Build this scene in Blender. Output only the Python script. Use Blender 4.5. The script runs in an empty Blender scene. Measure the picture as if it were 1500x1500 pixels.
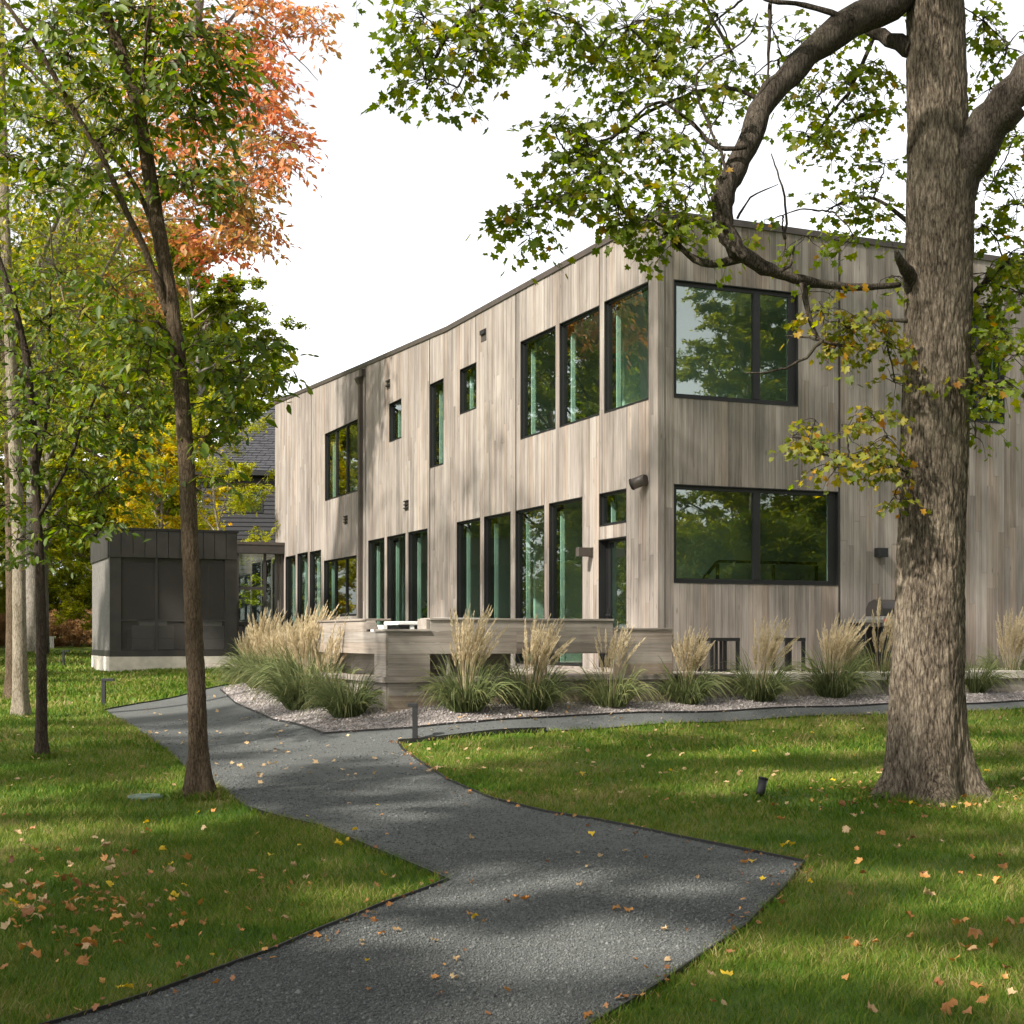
import bpy, bmesh, math, random
import numpy as np
from mathutils import Vector, Matrix, noise as mnoise

R = math.radians
rnd = random.Random(11)
rng = np.random.default_rng(7)
sc = bpy.context.scene
COL = sc.collection

# ------------------------------------------------------------------ camera
F, VH, E = 2158.0, 935.0, 1.70           # focal length and horizon in photo pixels, eye height in metres
cd = bpy.data.cameras.new('camera')
cd.sensor_width = 36.0
cd.lens = 36.0 * F / 1500.0
cd.shift_y = (VH - 750.0) / 1500.0
cd.clip_start = 0.1
cd.clip_end = 3000
cam = bpy.data.objects.new('camera', cd)
cam.location = (0, 0, E)
cam.rotation_euler = (R(90), 0, 0)
COL.objects.link(cam)
sc.camera = cam

# ------------------------------------------------------------------ sky and sun
SUN_DIR = Vector((-0.72, -0.69, 0)).normalized()
SUN_EL = R(41)
world = bpy.data.worlds.new('World')
sc.world = world
world.use_nodes = True
wn, wl = world.node_tree.nodes, world.node_tree.links
bg = wn['Background']
sky = wn.new('ShaderNodeTexSky')
sky.sky_type = 'NISHITA'
sky.sun_disc = False
sky.sun_elevation = SUN_EL
sky.sun_rotation = math.atan2(SUN_DIR.x, SUN_DIR.y)
sky.altitude = 100
sky.air_density = 1.0
sky.dust_density = 1.5
sky.ozone_density = 1.0
hs = wn.new('ShaderNodeHueSaturation')
hs.inputs['Saturation'].default_value = 0.12
wl.new(sky.outputs[0], hs.inputs['Color'])
wtc = wn.new('ShaderNodeTexCoord'); wmp = wn.new('ShaderNodeMapping'); wmp.inputs['Scale'].default_value = (1.2, 1.2, 4.0)
wnz = wn.new('ShaderNodeTexNoise'); wnz.inputs['Scale'].default_value = 1.6; wnz.inputs['Detail'].default_value = 6
wrm = wn.new('ShaderNodeMapRange'); wrm.inputs['From Min'].default_value = .35; wrm.inputs['From Max'].default_value = .65; wrm.inputs['To Min'].default_value = .66; wrm.inputs['To Max'].default_value = 1.02
wmx = wn.new('ShaderNodeVectorMath'); wmx.operation = 'SCALE'
wl.new(wtc.outputs['Generated'], wmp.inputs[0]); wl.new(wmp.outputs[0], wnz.inputs['Vector']); wl.new(wnz.outputs['Fac'], wrm.inputs[0])
wl.new(hs.outputs[0], wmx.inputs[0]); wl.new(wrm.outputs[0], wmx.inputs['Scale']); wl.new(wmx.outputs[0], bg.inputs['Color'])
bg.inputs['Strength'].default_value = 0.15

sd = bpy.data.lights.new('sun', 'SUN')
sd.energy = 3.4
sd.angle = R(1.6)
sd.color = (1.0, 0.94, 0.84)
sun = bpy.data.objects.new('sun', sd)
sv = Vector((SUN_DIR.x * math.cos(SUN_EL), SUN_DIR.y * math.cos(SUN_EL), math.sin(SUN_EL)))
sun.rotation_euler = sv.to_track_quat('Z', 'Y').to_euler()
sun.location = (-20, -30, 40)
COL.objects.link(sun)
sc.view_settings.view_transform = 'Standard'
sc.view_settings.look = 'None'
sc.view_settings.exposure = 1.5
sc.view_settings.gamma = 1.0
sc.cycles.max_bounces = 8
sc.cycles.transparent_max_bounces = 12

# ------------------------------------------------------------------ frames of reference
ANG = math.atan2(918, F)                              # the house is turned this much
HC = np.array([2.57, 25.8])
ca, sa = math.cos(ANG), math.sin(ANG)


def to_local(x, y):                                   # world -> house (t along right wall, s along left wall)
    dx, dy = x - HC[0], y - HC[1]
    return dx * ca + dy * sa, -dx * sa + dy * ca


def to_world(t, s):
    return HC[0] + t * ca - s * sa, HC[1] + t * sa + s * ca


def gz(x, y):
    x = np.asarray(x, float); y = np.asarray(y, float)
    z = np.interp(y, [-60, 6.5, 28.4, 51, 80, 160, 500], [-1.75, -1.70, -1.29, -.90, -.45, .6, 4.0])
    t, s = to_local(x, y)
    dx = np.maximum(np.maximum(-4.5 - t, t - 40), 0)
    dy = np.maximum(np.maximum(-1.2 - s, s - 24), 0)
    w = np.clip(1 - np.hypot(dx, dy) / 4.0, 0, 1)
    w = w * w * (3 - 2 * w)
    z = z + np.maximum(-.95 - z, 0) * w
    z = z + .018 * np.sin(x * .9 + 1) * np.sin(y * .7) + .012 * np.sin(x * 2.1 + y * 1.3)
    return z + E


def at(u, v, y):
    return Vector(((u - 750) / F * y, y, E + (VH - v) / F * y))


def ground(u, v):
    a, c = (u - 750) / F, (VH - v) / F
    y = 3.0
    while y < 200:
        if E + c * y <= gz(a * y, y):
            break
        y += .25
    lo, hi = y - .25, y
    for _ in range(30):
        m = (lo + hi) / 2
        if E + c * m <= gz(a * m, m): hi = m
        else: lo = m
    return Vector((a * hi, hi, float(gz(a * hi, hi))))


def on_left(u, v):                                    # pixel -> (s, z) on the left wall plane
    a, c = (u - 750) / F, (VH - v) / F
    # t = 0 : (a*y-HCx)*ca+(y-HCy)*sa = 0
    y = (HC[0] * ca + HC[1] * sa) / (a * ca + sa)
    return float(to_local(a * y, y)[1]), E + c * y


def on_right(u, v):
    a, c = (u - 750) / F, (VH - v) / F
    y = (-HC[0] * sa + HC[1] * ca) / (-a * sa + ca)
    return float(to_local(a * y, y)[0]), E + c * y


# ------------------------------------------------------------------ object helpers
def tag(o, label=None, cat=None, group=None, kind=None):
    if label: o['label'] = label
    if cat: o['category'] = cat
    if group: o['group'] = group
    if kind: o['kind'] = kind
    return o


def empty(name, loc=(0, 0, 0), rotz=0, label=None, cat=None, group=None, scale=None):
    o = bpy.data.objects.new(name, None)
    o.empty_display_size = .2
    o.location = loc
    o.rotation_euler = (0, 0, rotz)
    if scale: o.scale = (scale,) * 3 if not hasattr(scale, '__len__') else scale
    COL.objects.link(o)
    return tag(o, label, cat, group)


def place(name, me, mat=None, parent=None):
    o = bpy.data.objects.new(name, me)
    COL.objects.link(o)
    if parent is not None: o.parent = parent
    if mat is not None:
        if len(me.materials) == 0: me.materials.append(mat)
        elif me.materials[0] != mat:
            o.material_slots[0].link = 'OBJECT'
            o.material_slots[0].material = mat
    return o


def copy_tree(o, parent=None):
    c = o.copy()
    COL.objects.link(c)
    if parent is not None: c.parent = parent
    for ch in list(o.children):
        copy_tree(ch, c)
    return c


def fast_mesh(name, verts, faces, tone=None, smooth=False):
    """faces: (n,k) array of equal-size polygons; tone: per-face float"""
    verts = np.asarray(verts, np.float32); faces = np.asarray(faces, np.int32)
    n, k = faces.shape
    me = bpy.data.meshes.new(name)
    me.vertices.add(len(verts)); me.vertices.foreach_set('co', verts.ravel())
    me.loops.add(n * k); me.loops.foreach_set('vertex_index', faces.ravel())
    me.polygons.add(n)
    me.polygons.foreach_set('loop_start', np.arange(0, n * k, k, dtype=np.int32))
    if smooth: me.polygons.foreach_set('use_smooth', np.ones(n, bool))
    if tone is not None:
        a = me.attributes.new('tone', 'FLOAT', 'FACE')
        a.data.foreach_set('value', np.asarray(tone, np.float32))
    me.update(calc_edges=True)
    return me


class MB:
    def __init__(s): s.v, s.f, s.sm = [], [], []

    def hexa(s, c):                                   # 8 corners: bottom 4 ccw, top 4 ccw
        b = len(s.v); s.v += [tuple(p) for p in c]
        for f in ((3, 2, 1, 0), (4, 5, 6, 7), (0, 1, 5, 4), (1, 2, 6, 5), (2, 3, 7, 6), (3, 0, 4, 7)):
            s.f.append(tuple(b + i for i in f)); s.sm.append(False)
        return s

    def box(s, x0, x1, y0, y1, z0, z1):
        return s.hexa([(x0, y0, z0), (x1, y0, z0), (x1, y1, z0), (x0, y1, z0),
                       (x0, y0, z1), (x1, y0, z1), (x1, y1, z1), (x0, y1, z1)])

    def bar(s, p, q, w, h=None):                      # square bar from p to q
        p, q = Vector(p), Vector(q); h = h or w
        d = (q - p).normalized()
        up = Vector((0, 0, 1)) if abs(d.z) < .95 else Vector((1, 0, 0))
        a = d.cross(up).normalized() * w / 2; b = a.cross(d).normalized() * h / 2
        return s.hexa([p - a - b, p + a - b, p + a + b, p - a + b, q - a - b, q + a - b, q + a + b, q - a + b])

    def tube(s, pts, rad, n=8, cap=True):
        pts = [Vector(p) for p in pts]
        if not hasattr(rad, '__len__'): rad = [rad] * len(pts)
        prev = None; rings = []
        for i, p in enumerate(pts):
            d = (pts[min(i + 1, len(pts) - 1)] - pts[max(i - 1, 0)])
            d = d.normalized() if d.length > 1e-9 else Vector((0, 0, 1))
            if prev is None:
                ref = Vector((1, 0, 0)) if abs(d.x) < .9 else Vector((0, 1, 0))
                a = (ref - d * ref.dot(d)).normalized()
            else:
                a = prev - d * prev.dot(d); a = a.normalized() if a.length > 1e-6 else prev
            prev = a; b = d.cross(a)
            base = len(s.v)
            for k in range(n):
                th = 2 * math.pi * k / n
                s.v.append(tuple(p + (a * math.cos(th) + b * math.sin(th)) * rad[i]))
            rings.append(base)
        for i in range(len(rings) - 1):
            for k in range(n):
                k2 = (k + 1) % n
                s.f.append((rings[i] + k, rings[i] + k2, rings[i + 1] + k2, rings[i + 1] + k)); s.sm.append(True)
        if cap:
            s.f.append(tuple(rings[0] + k for k in reversed(range(n)))); s.sm.append(False)
            s.f.append(tuple(rings[-1] + k for k in range(n))); s.sm.append(False)
        return s

    def poly(s, pts):
        b = len(s.v); s.v += [tuple(p) for p in pts]
        s.f.append(tuple(range(b, b + len(pts)))); s.sm.append(False)
        return s

    def mesh(s, name):
        me = bpy.data.meshes.new(name)
        me.from_pydata(s.v, [], s.f)
        me.polygons.foreach_set('use_smooth', s.sm)
        me.update()
        return me

    def build(s, name, mat, parent=None, bevel=0):
        o = place(name, s.mesh(name), mat, parent)
        if bevel:
            m = o.modifiers.new('bevel', 'BEVEL'); m.width = bevel; m.segments = 2; m.limit_method = 'ANGLE'
        return o


# ------------------------------------------------------------------ materials
def new_mat(name):
    m = bpy.data.materials.new(name); m.use_nodes = True
    nt = m.node_tree
    return m, nt, nt.nodes['Principled BSDF'], nt.nodes['Material Output']


def nd(nt, typ, **kw):
    n = nt.nodes.new(typ)
    for k, v in kw.items():
        if k == 'ins':
            for a, b in v.items(): n.inputs[a].default_value = b
        else: setattr(n, k, v)
    return n


def ramp(nt, fac, stops):
    r = nt.nodes.new('ShaderNodeValToRGB')
    els = r.color_ramp.elements
    while len(els) < len(stops): els.new(.5)
    for e, (p, c) in zip(els, stops):
        e.position = p; e.color = (*c, 1)
    nt.links.new(fac, r.inputs[0])
    return r


def math_n(nt, op, a, b=None):
    n = nt.nodes.new('ShaderNodeMath'); n.operation = op
    for i, x in enumerate((a, b)):
        if x is None: continue
        if isinstance(x, (int, float)): n.inputs[i].default_value = x
        else: nt.links.new(x, n.inputs[i])
    return n.outputs[0]


def noise_n(nt, vec, scale, detail=4, rough=.55):
    n = nd(nt, 'ShaderNodeTexNoise', ins={'Scale': scale, 'Detail': detail, 'Roughness': rough})
    if vec is not None: nt.links.new(vec, n.inputs['Vector'])
    return n.outputs['Fac']


def mapped(nt, vec, scale):
    m = nd(nt, 'ShaderNodeMapping', ins={'Scale': scale})
    nt.links.new(vec, m.inputs['Vector'])
    return m.outputs[0]


def bump(nt, height, strength, dist, bsdf):
    b = nd(nt, 'ShaderNodeBump', ins={'Strength': strength, 'Distance': dist})
    nt.links.new(height, b.inputs['Height']); nt.links.new(b.outputs[0], bsdf.inputs['Normal'])


def plain(name, col, rough=.6, metal=0, nscale=6, namt=.25, bmp=.15):
    m, nt, b, o = new_mat(name)
    pos = nd(nt, 'ShaderNodeNewGeometry').outputs['Position']
    f = noise_n(nt, pos, nscale, 6)
    c0 = tuple(x * (1 - namt) for x in col); c1 = tuple(min(1, x * (1 + namt)) for x in col)
    r = ramp(nt, f, [(.3, c0), (.7, c1)])
    nt.links.new(r.outputs[0], b.inputs['Base Color'])
    b.inputs['Roughness'].default_value = rough; b.inputs['Metallic'].default_value = metal
    if bmp: bump(nt, noise_n(nt, pos, nscale * 12, 4), bmp, .01, b)
    return m


HOUSE = empty('house', (HC[0], HC[1], 0), ANG,
              'two-storey modern house clad in weathered grey-brown vertical boards with black windows', 'house')


def wood(name, axis, dark, mid, light, warm, var=.6):
    """weathered boards; grain runs along axis of the house frame"""
    m, nt, b, o = new_mat(name)
    tc = nd(nt, 'ShaderNodeTexCoord'); tc.object = HOUSE
    oi = nd(nt, 'ShaderNodeObjectInfo'); ge = nd(nt, 'ShaderNodeNewGeometry')
    rsum = math_n(nt, 'FRACT', math_n(nt, 'ADD', oi.outputs['Random'], ge.outputs['Random Per Island']))
    off = nd(nt, 'ShaderNodeVectorMath', operation='ADD')
    cx = nd(nt, 'ShaderNodeCombineXYZ')
    for i in range(3): nt.links.new(math_n(nt, 'MULTIPLY', rsum, 37. + i * 11), cx.inputs[i])
    nt.links.new(tc.outputs['Object'], off.inputs[0]); nt.links.new(cx.outputs[0], off.inputs[1])
    g1 = [38, 38, 38]; g1[axis] = .8
    g2 = [6, 6, 6]; g2[axis] = .35
    g3 = [150, 150, 150]; g3[axis] = 3.0
    fine = noise_n(nt, mapped(nt, off.outputs[0], g1), 1, 5, .65)
    wide = noise_n(nt, mapped(nt, off.outputs[0], g2), 1, 3, .6)
    hair = noise_n(nt, mapped(nt, off.outputs[0], g3), 1, 2, .6)
    v = math_n(nt, 'ADD', math_n(nt, 'MULTIPLY', fine, .75), math_n(nt, 'MULTIPLY', wide, .62))
    v = math_n(nt, 'SUBTRACT', v, .14)
    v = math_n(nt, 'ADD', v, math_n(nt, 'MULTIPLY', math_n(nt, 'SUBTRACT', rsum, .5), var * .55))
    v = math_n(nt, 'ADD', v, math_n(nt, 'MULTIPLY', math_n(nt, 'SUBTRACT', hair, .5), .35))
    blot = noise_n(nt, mapped(nt, tc.outputs['Object'], (.9, .9, .38)), 1, 4, .6)
    v = math_n(nt, 'ADD', v, math_n(nt, 'MULTIPLY', math_n(nt, 'SUBTRACT', blot, .5), .75))
    r = ramp(nt, v, [(.22, dark), (.5, mid), (.8, light)])
    # a few boards keep a warmer tone
    r2 = math_n(nt, 'FRACT', math_n(nt, 'MULTIPLY', rsum, 17.31))
    mx = nd(nt, 'ShaderNodeMix', data_type='RGBA')
    st = nd(nt, 'ShaderNodeMapRange', ins={'From Min': .55, 'From Max': 1.0, 'To Min': 0, 'To Max': .7})
    nt.links.new(r2, st.inputs[0]); nt.links.new(st.outputs[0], mx.inputs['Factor'])
    nt.links.new(r.outputs[0], mx.inputs['A'])
    mul = nd(nt, 'ShaderNodeMix', data_type='RGBA', blend_type='MULTIPLY')
    mul.inputs['Factor'].default_value = 1
    nt.links.new(r.outputs[0], mul.inputs['A']); mul.inputs['B'].default_value = (*warm, 1)
    nt.links.new(mul.outputs['Result'], mx.inputs['B'])
    # knots and pale silvery flecks
    k = nd(nt, 'ShaderNodeTexVoronoi', ins={'Scale': 1.0})
    gk = [5, 5, 5]; gk[axis] = 1.6
    nt.links.new(mapped(nt, off.outputs[0], gk), k.inputs['Vector'])
    kf = nd(nt, 'ShaderNodeMapRange', ins={'From Min': .02, 'From Max': .12, 'To Min': .55, 'To Max': 0})
    nt.links.new(k.outputs['Distance'], kf.inputs[0])
    mk = nd(nt, 'ShaderNodeMix', data_type='RGBA')
    nt.links.new(kf.outputs[0], mk.inputs['Factor']); nt.links.new(mx.outputs['Result'], mk.inputs['A'])
    mk.inputs['B'].default_value = (*[c * .55 for c in dark], 1)
    nt.links.new(mk.outputs['Result'], b.inputs['Base Color'])
    b.inputs['Roughness'].default_value = .85
    b.inputs['Specular IOR Level'].default_value = .25
    bump(nt, math_n(nt, 'ADD', fine, hair), .35, .004, b)
    return m


M = {}
M['siding'] = wood('siding_wood', 2, (.095, .081, .071), (.205, .178, .156), (.32, .286, .256), (1.08, .95, .85), .36)
M['deckwood'] = wood('deck_wood', 0, (.105, .088, .074), (.215, .186, .160), (.32, .285, .25), (1.1, .94, .82), .5)
M['deckside'] = wood('deck_side_wood', 1, (.105, .088, .074), (.215, .186, .160), (.32, .285, .25), (1.1, .94, .82), .5)
M['greyboard'] = plain('grey_boards', (.135, .125, .115), .8, 0, 9, .3, .2)
M['core'] = plain('wall_core', (.03, .026, .023), .9)
M['frame'] = plain('black_frame', (.006, .006, .0065), .5, 0, 8, .2, .03)
M['bronze'] = plain('bronze_metal', (.075, .062, .054), .45, .3, 5, .15, .05)
M['dark_metal'] = plain('dark_cladding', (.044, .039, .036), .42, .2, 2.5, .25, .05)
M['black'] = plain('black_paint', (.010, .010, .011), .5, 0, 9, .2, .05)
M['white'] = plain('white_paint', (.72, .72, .70), .6, 0, 3, .04, .03)
M['wallwhite'] = plain('interior_plaster', (.66, .68, .66), .8, 0, 2, .04, .02)
M['ceil'] = plain('ceiling_plaster', (.5, .5, .48), .8, 0, 2, .04, .02)
M['floorwood'] = plain('interior_floor', (.22, .15, .09), .4, 0, 4, .2, .03)
M['concrete'] = plain('pale_concrete', (.52, .47, .40), .85, 0, 4, .16, .25)
M['steel'] = plain('brushed_steel', (.45, .44, .43), .35, .8, 30, .1, .05)
M['cushion'] = plain('pale_cushion', (.62, .61, .58), .9, 0, 10, .06, .1)
M['sofa'] = plain('grey_sofa_weave', (.30, .30, .29), .9, 0, 14, .15, .2)
M['terracotta'] = plain('terracotta', (.42, .20, .11), .8, 0, 12, .15, .1)
M['red'] = plain('red_knob', (.5, .02, .02), .4, 0, 12, .05, 0)
M['teal'] = plain('faded_green_plastic', (.12, .17, .135), .6, 0, 8, .2, .05)
M['darkwall'] = plain('black_lap_siding', (.013, .013, .016), .6, 0, 5, .25, .1)
M['shingle'] = plain('dark_shingles', (.034, .034, .039), .9, 0, 7, .45, .5)
M['edging'] = plain('steel_edging', (.014, .013, .013), .5, .2, 10, .3, .1)
M['soil'] = plain('bare_soil', (.085, .058, .040), .95, 0, 9, .4, .8)
M['pole'] = plain('pale_post', (.5, .47, .43), .7, 0, 7, .1, .05)


def glass_mat():
    m, nt, b, o = new_mat('tinted_glass')
    nt.nodes.remove(b)
    tr = nd(nt, 'ShaderNodeBsdfTransparent'); tr.inputs[0].default_value = (.78, .895, .84, 1)
    gl = nd(nt, 'ShaderNodeBsdfGlossy'); gl.inputs['Roughness'].default_value = .003
    gl.inputs[0].default_value = (.86, .93, .88, 1)
    fr = nd(nt, 'ShaderNodeFresnel', ins={'IOR': 2.9})
    mx = nd(nt, 'ShaderNodeMixShader')
    ge = nd(nt, 'ShaderNodeNewGeometry')
    front = math_n(nt, 'SUBTRACT', 1.0, ge.outputs['Backfacing'])
    nt.links.new(math_n(nt, 'MULTIPLY', fr.outputs[0], front), mx.inputs[0]); nt.links.new(tr.outputs[0], mx.inputs[1]); nt.links.new(gl.outputs[0], mx.inputs[2])
    nt.links.new(mx.outputs[0], o.inputs['Surface'])
    return m


def screen_mat():
    m, nt, b, o = new_mat('insect_screen')
    b.inputs['Base Color'].default_value = (.066, .058, .053, 1); b.inputs['Roughness'].default_value = .7
    tr = nd(nt, 'ShaderNodeBsdfTransparent')
    mx = nd(nt, 'ShaderNodeMixShader'); mx.inputs[0].default_value = .45
    nt.links.new(tr.outputs[0], mx.inputs[1]); nt.links.new(b.outputs[0], mx.inputs[2])
    nt.links.new(mx.outputs[0], o.inputs['Surface'])
    return m


M['glass'] = glass_mat()
M['screen'] = screen_mat()


def leaf_mat(name, stops, trans=.45, tone=False, gloss=.35):
    m, nt, b, o = new_mat(name)
    ge = nd(nt, 'ShaderNodeNewGeometry'); oi = nd(nt, 'ShaderNodeObjectInfo')
    rr = math_n(nt, 'FRACT', math_n(nt, 'ADD', ge.outputs['Random Per Island'], oi.outputs['Random']))
    if tone:
        at_ = nd(nt, 'ShaderNodeAttribute', attribute_name='tone')
        f = math_n(nt, 'ADD', math_n(nt, 'MULTIPLY', at_.outputs['Fac'], .75), math_n(nt, 'MULTIPLY', rr, .25))
    else: f = rr
    r = ramp(nt, f, stops)
    hv = nd(nt, 'ShaderNodeHueSaturation')
    nt.links.new(r.outputs[0], hv.inputs['Color'])
    vv = nd(nt, 'ShaderNodeMapRange', ins={'To Min': .7, 'To Max': 1.3})
    nt.links.new(math_n(nt, 'FRACT', math_n(nt, 'MULTIPLY', rr, 13.7)), vv.inputs[0]); nt.links.new(vv.outputs[0], hv.inputs['Value'])
    nt.links.new(hv.outputs[0], b.inputs['Base Color'])
    b.inputs['Roughness'].default_value = .5; b.inputs['Specular IOR Level'].default_value = gloss
    t = nd(nt, 'ShaderNodeBsdfTranslucent')
    g = nd(nt, 'ShaderNodeHueSaturation', ins={'Saturation': 1.1, 'Value': 1.5})
    nt.links.new(hv.outputs[0], g.inputs['Color']); nt.links.new(g.outputs[0], t.inputs[0])
    mx = nd(nt, 'ShaderNodeMixShader'); mx.inputs[0].default_value = trans
    nt.links.new(b.outputs[0], mx.inputs[1]); nt.links.new(t.outputs[0], mx.inputs[2])
    nt.links.new(mx.outputs[0], o.inputs['Surface'])
    return m


M['leaf_maple'] = leaf_mat('maple_leaves', [(.0, (.085, .13, .012)), (.6, (.15, .195, .018)), (.93, (.23, .235, .02)), (.985, (.30, .22, .02)), (1, (.33, .16, .02))], .64)
M['leaf_maple_yellow'] = leaf_mat('yellowing_maple_leaves', [(.0, (.09, .12, .015)), (.5, (.19, .19, .02)), (.85, (.32, .24, .025)), (1, (.36, .15, .02))], .5)
M['leaf_dark'] = leaf_mat('dark_leaves', [(.0, (.05, .088, .010)), (.6, (.105, .155, .014)), (.92, (.17, .20, .016)), (1, (.26, .22, .02))], .52)
M['leaf_green'] = leaf_mat('green_leaves', [(.0, (.085, .118, .012)), (.6, (.155, .19, .018)), (.9, (.23, .235, .02)), (1, (.30, .25, .03))], .55)
M['leaf_lime'] = leaf_mat('lime_leaves', [(.0, (.16, .185, .016)), (.6, (.28, .285, .022)), (1, (.40, .36, .03))], .58)
M['leaf_yellow'] = leaf_mat('yellow_leaves', [(.0, (.28, .27, .02)), (.5, (.45, .39, .025)), (.9, (.58, .42, .025)), (1, (.5, .24, .02))], .58)
M['leaf_autumn'] = leaf_mat('autumn_leaves', [(.0, (.11, .12, .025)), (.34, (.24, .18, .04)), (.52, (.44, .22, .07)), (.78, (.48, .17, .075)), (1, (.46, .10, .055))], .5, True)
M['leaf_brown'] = leaf_mat('dry_undergrowth', [(.0, (.14, .10, .04)), (.5, (.30, .17, .07)), (1, (.40, .22, .10))], .3)
M['fallen'] = {
    'orange': leaf_mat('orange_fallen_leaf', [(0, (.38, .155, .04)), (1, (.47, .24, .075))], .15),
    'yellow': leaf_mat('yellow_fallen_leaf', [(0, (.55, .36, .02)), (1, (.62, .42, .03))], .25),
    'tan': leaf_mat('tan_fallen_leaf', [(0, (.36, .23, .11)), (1, (.48, .34, .19))], .15),
    'brown': leaf_mat('rust_fallen_leaf', [(0, (.22, .09, .035)), (1, (.31, .14, .055))], .12),
}


def bark_mat(name, c0, c1, c2, sc_=1.0, moss=0):
    m, nt, b, o = new_mat(name)
    pos = nd(nt, 'ShaderNodeTexCoord').outputs['Object']
    mp = mapped(nt, pos, (70 * sc_, 70 * sc_, 17 * sc_))
    f = noise_n(nt, mp, 1, 7, .7)
    vo = nd(nt, 'ShaderNodeTexVoronoi', feature='DISTANCE_TO_EDGE', ins={'Scale': 1.0})
    wp = nd(nt, 'ShaderNodeMix', data_type='RGBA'); wp.inputs['Factor'].default_value = .35
    nz = nd(nt, 'ShaderNodeTexNoise', ins={'Scale': .6, 'Detail': 3})
    nt.links.new(mp, nz.inputs['Vector'])
    mp2 = mapped(nt, pos, (34 * sc_, 34 * sc_, 6.5 * sc_))
    nt.links.new(mp2, wp.inputs['A']); nt.links.new(nz.outputs['Color'], wp.inputs['B'])
    nt.links.new(wp.outputs['Result'], vo.inputs['Vector'])
    e = nd(nt, 'ShaderNodeMapRange', ins={'From Min': 0, 'From Max': .25})
    nt.links.new(vo.outputs['Distance'], e.inputs[0])
    v = math_n(nt, 'ADD', math_n(nt, 'MULTIPLY', f, .85), math_n(nt, 'MULTIPLY', e.outputs[0], .13))
    v = math_n(nt, 'ADD', v, math_n(nt, 'MULTIPLY', math_n(nt, 'SUBTRACT', noise_n(nt, mapped(nt, pos, (5, 5, 1.6)), 1, 4), .5), .35))
    r = ramp(nt, v, [(.34, c0), (.50, c1), (.70, c2)])
    out = r.outputs[0]
    big = noise_n(nt, pos, 1.3, 4)
    if moss:
        mm = nd(nt, 'ShaderNodeMapRange', ins={'From Min': .55, 'From Max': .75, 'To Min': 0, 'To Max': moss})
        nt.links.new(big, mm.inputs[0])
        mx = nd(nt, 'ShaderNodeMix', data_type='RGBA'); nt.links.new(mm.outputs[0], mx.inputs['Factor'])
        nt.links.new(out, mx.inputs['A']); mx.inputs['B'].default_value = (.14, .15, .08, 1)
        out = mx.outputs['Result']
    nt.links.new(out, b.inputs['Base Color'])
    b.inputs['Roughness'].default_value = .95; b.inputs['Specular IOR Level'].default_value = .15
    bump(nt, v, 1.0, .045, b)
    return m


M['bark_maple'] = bark_mat('maple_bark', (.026, .019, .013), (.135, .107, .078), (.32, .265, .20), 1.0, .15)
M['bark_limb_backlit'] = bark_mat('maple_limb_bark_backlit', (.022, .017, .013), (.075, .060, .047), (.15, .125, .10), 1.3, .2)  # darker than the trunk bark: backlit look of the limbs put into the colour
M['bark_brown'] = bark_mat('brown_bark', (.040, .026, .016), (.125, .088, .056), (.21, .16, .11), 1.8, .15)
M['bark_dark'] = bark_mat('dark_bark', (.022, .016, .012), (.062, .046, .034), (.11, .085, .066), 1.8)
M['bark_pale'] = bark_mat('pale_bark', (.12, .095, .065), (.28, .235, .175), (.42, .37, .30), 1.5, .4)
M['bark_grey'] = bark_mat('grey_bark', (.10, .085, .07), (.23, .20, .17), (.36, .33, .29), 1.2)


def lawn_mat(name, blades):
    m, nt, b, o = new_mat(name)
    ge = nd(nt, 'ShaderNodeNewGeometry')
    pos = ge.outputs['Position']
    big = noise_n(nt, pos, .55, 4, .6)
    mid = noise_n(nt, pos, 2.6, 3, .6)
    f = math_n(nt, 'ADD', math_n(nt, 'MULTIPLY', big, .6), math_n(nt, 'MULTIPLY', mid, .4))
    if blades:
        f = math_n(nt, 'ADD', f, math_n(nt, 'MULTIPLY', math_n(nt, 'SUBTRACT', ge.outputs['Random Per Island'], .5), .34))
    else:
        f = math_n(nt, 'ADD', f, math_n(nt, 'MULTIPLY', math_n(nt, 'SUBTRACT', noise_n(nt, pos, 60, 3), .5), .3))
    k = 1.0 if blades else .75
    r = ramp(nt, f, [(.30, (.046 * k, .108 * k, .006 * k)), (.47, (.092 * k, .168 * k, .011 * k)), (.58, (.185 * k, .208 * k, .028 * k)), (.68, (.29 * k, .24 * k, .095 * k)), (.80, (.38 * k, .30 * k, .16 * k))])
    nt.links.new(r.outputs[0], b.inputs['Base Color'])
    b.inputs['Roughness'].default_value = .6; b.inputs['Specular IOR Level'].default_value = .2
    if blades:
        t = nd(nt, 'ShaderNodeBsdfTranslucent'); nt.links.new(r.outputs[0], t.inputs[0])
        mx = nd(nt, 'ShaderNodeMixShader'); mx.inputs[0].default_value = .4
        nt.links.new(b.outputs[0], mx.inputs[1]); nt.links.new(t.outputs[0], mx.inputs[2])
        nt.links.new(mx.outputs[0], o.inputs['Surface'])
    else:
        bump(nt, noise_n(nt, mapped(nt, pos, (90, 60, 60)), 1, 3), .8, .03, b)
    return m


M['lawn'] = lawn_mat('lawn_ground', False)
M['blades'] = lawn_mat('lawn_blades', True)


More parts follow.
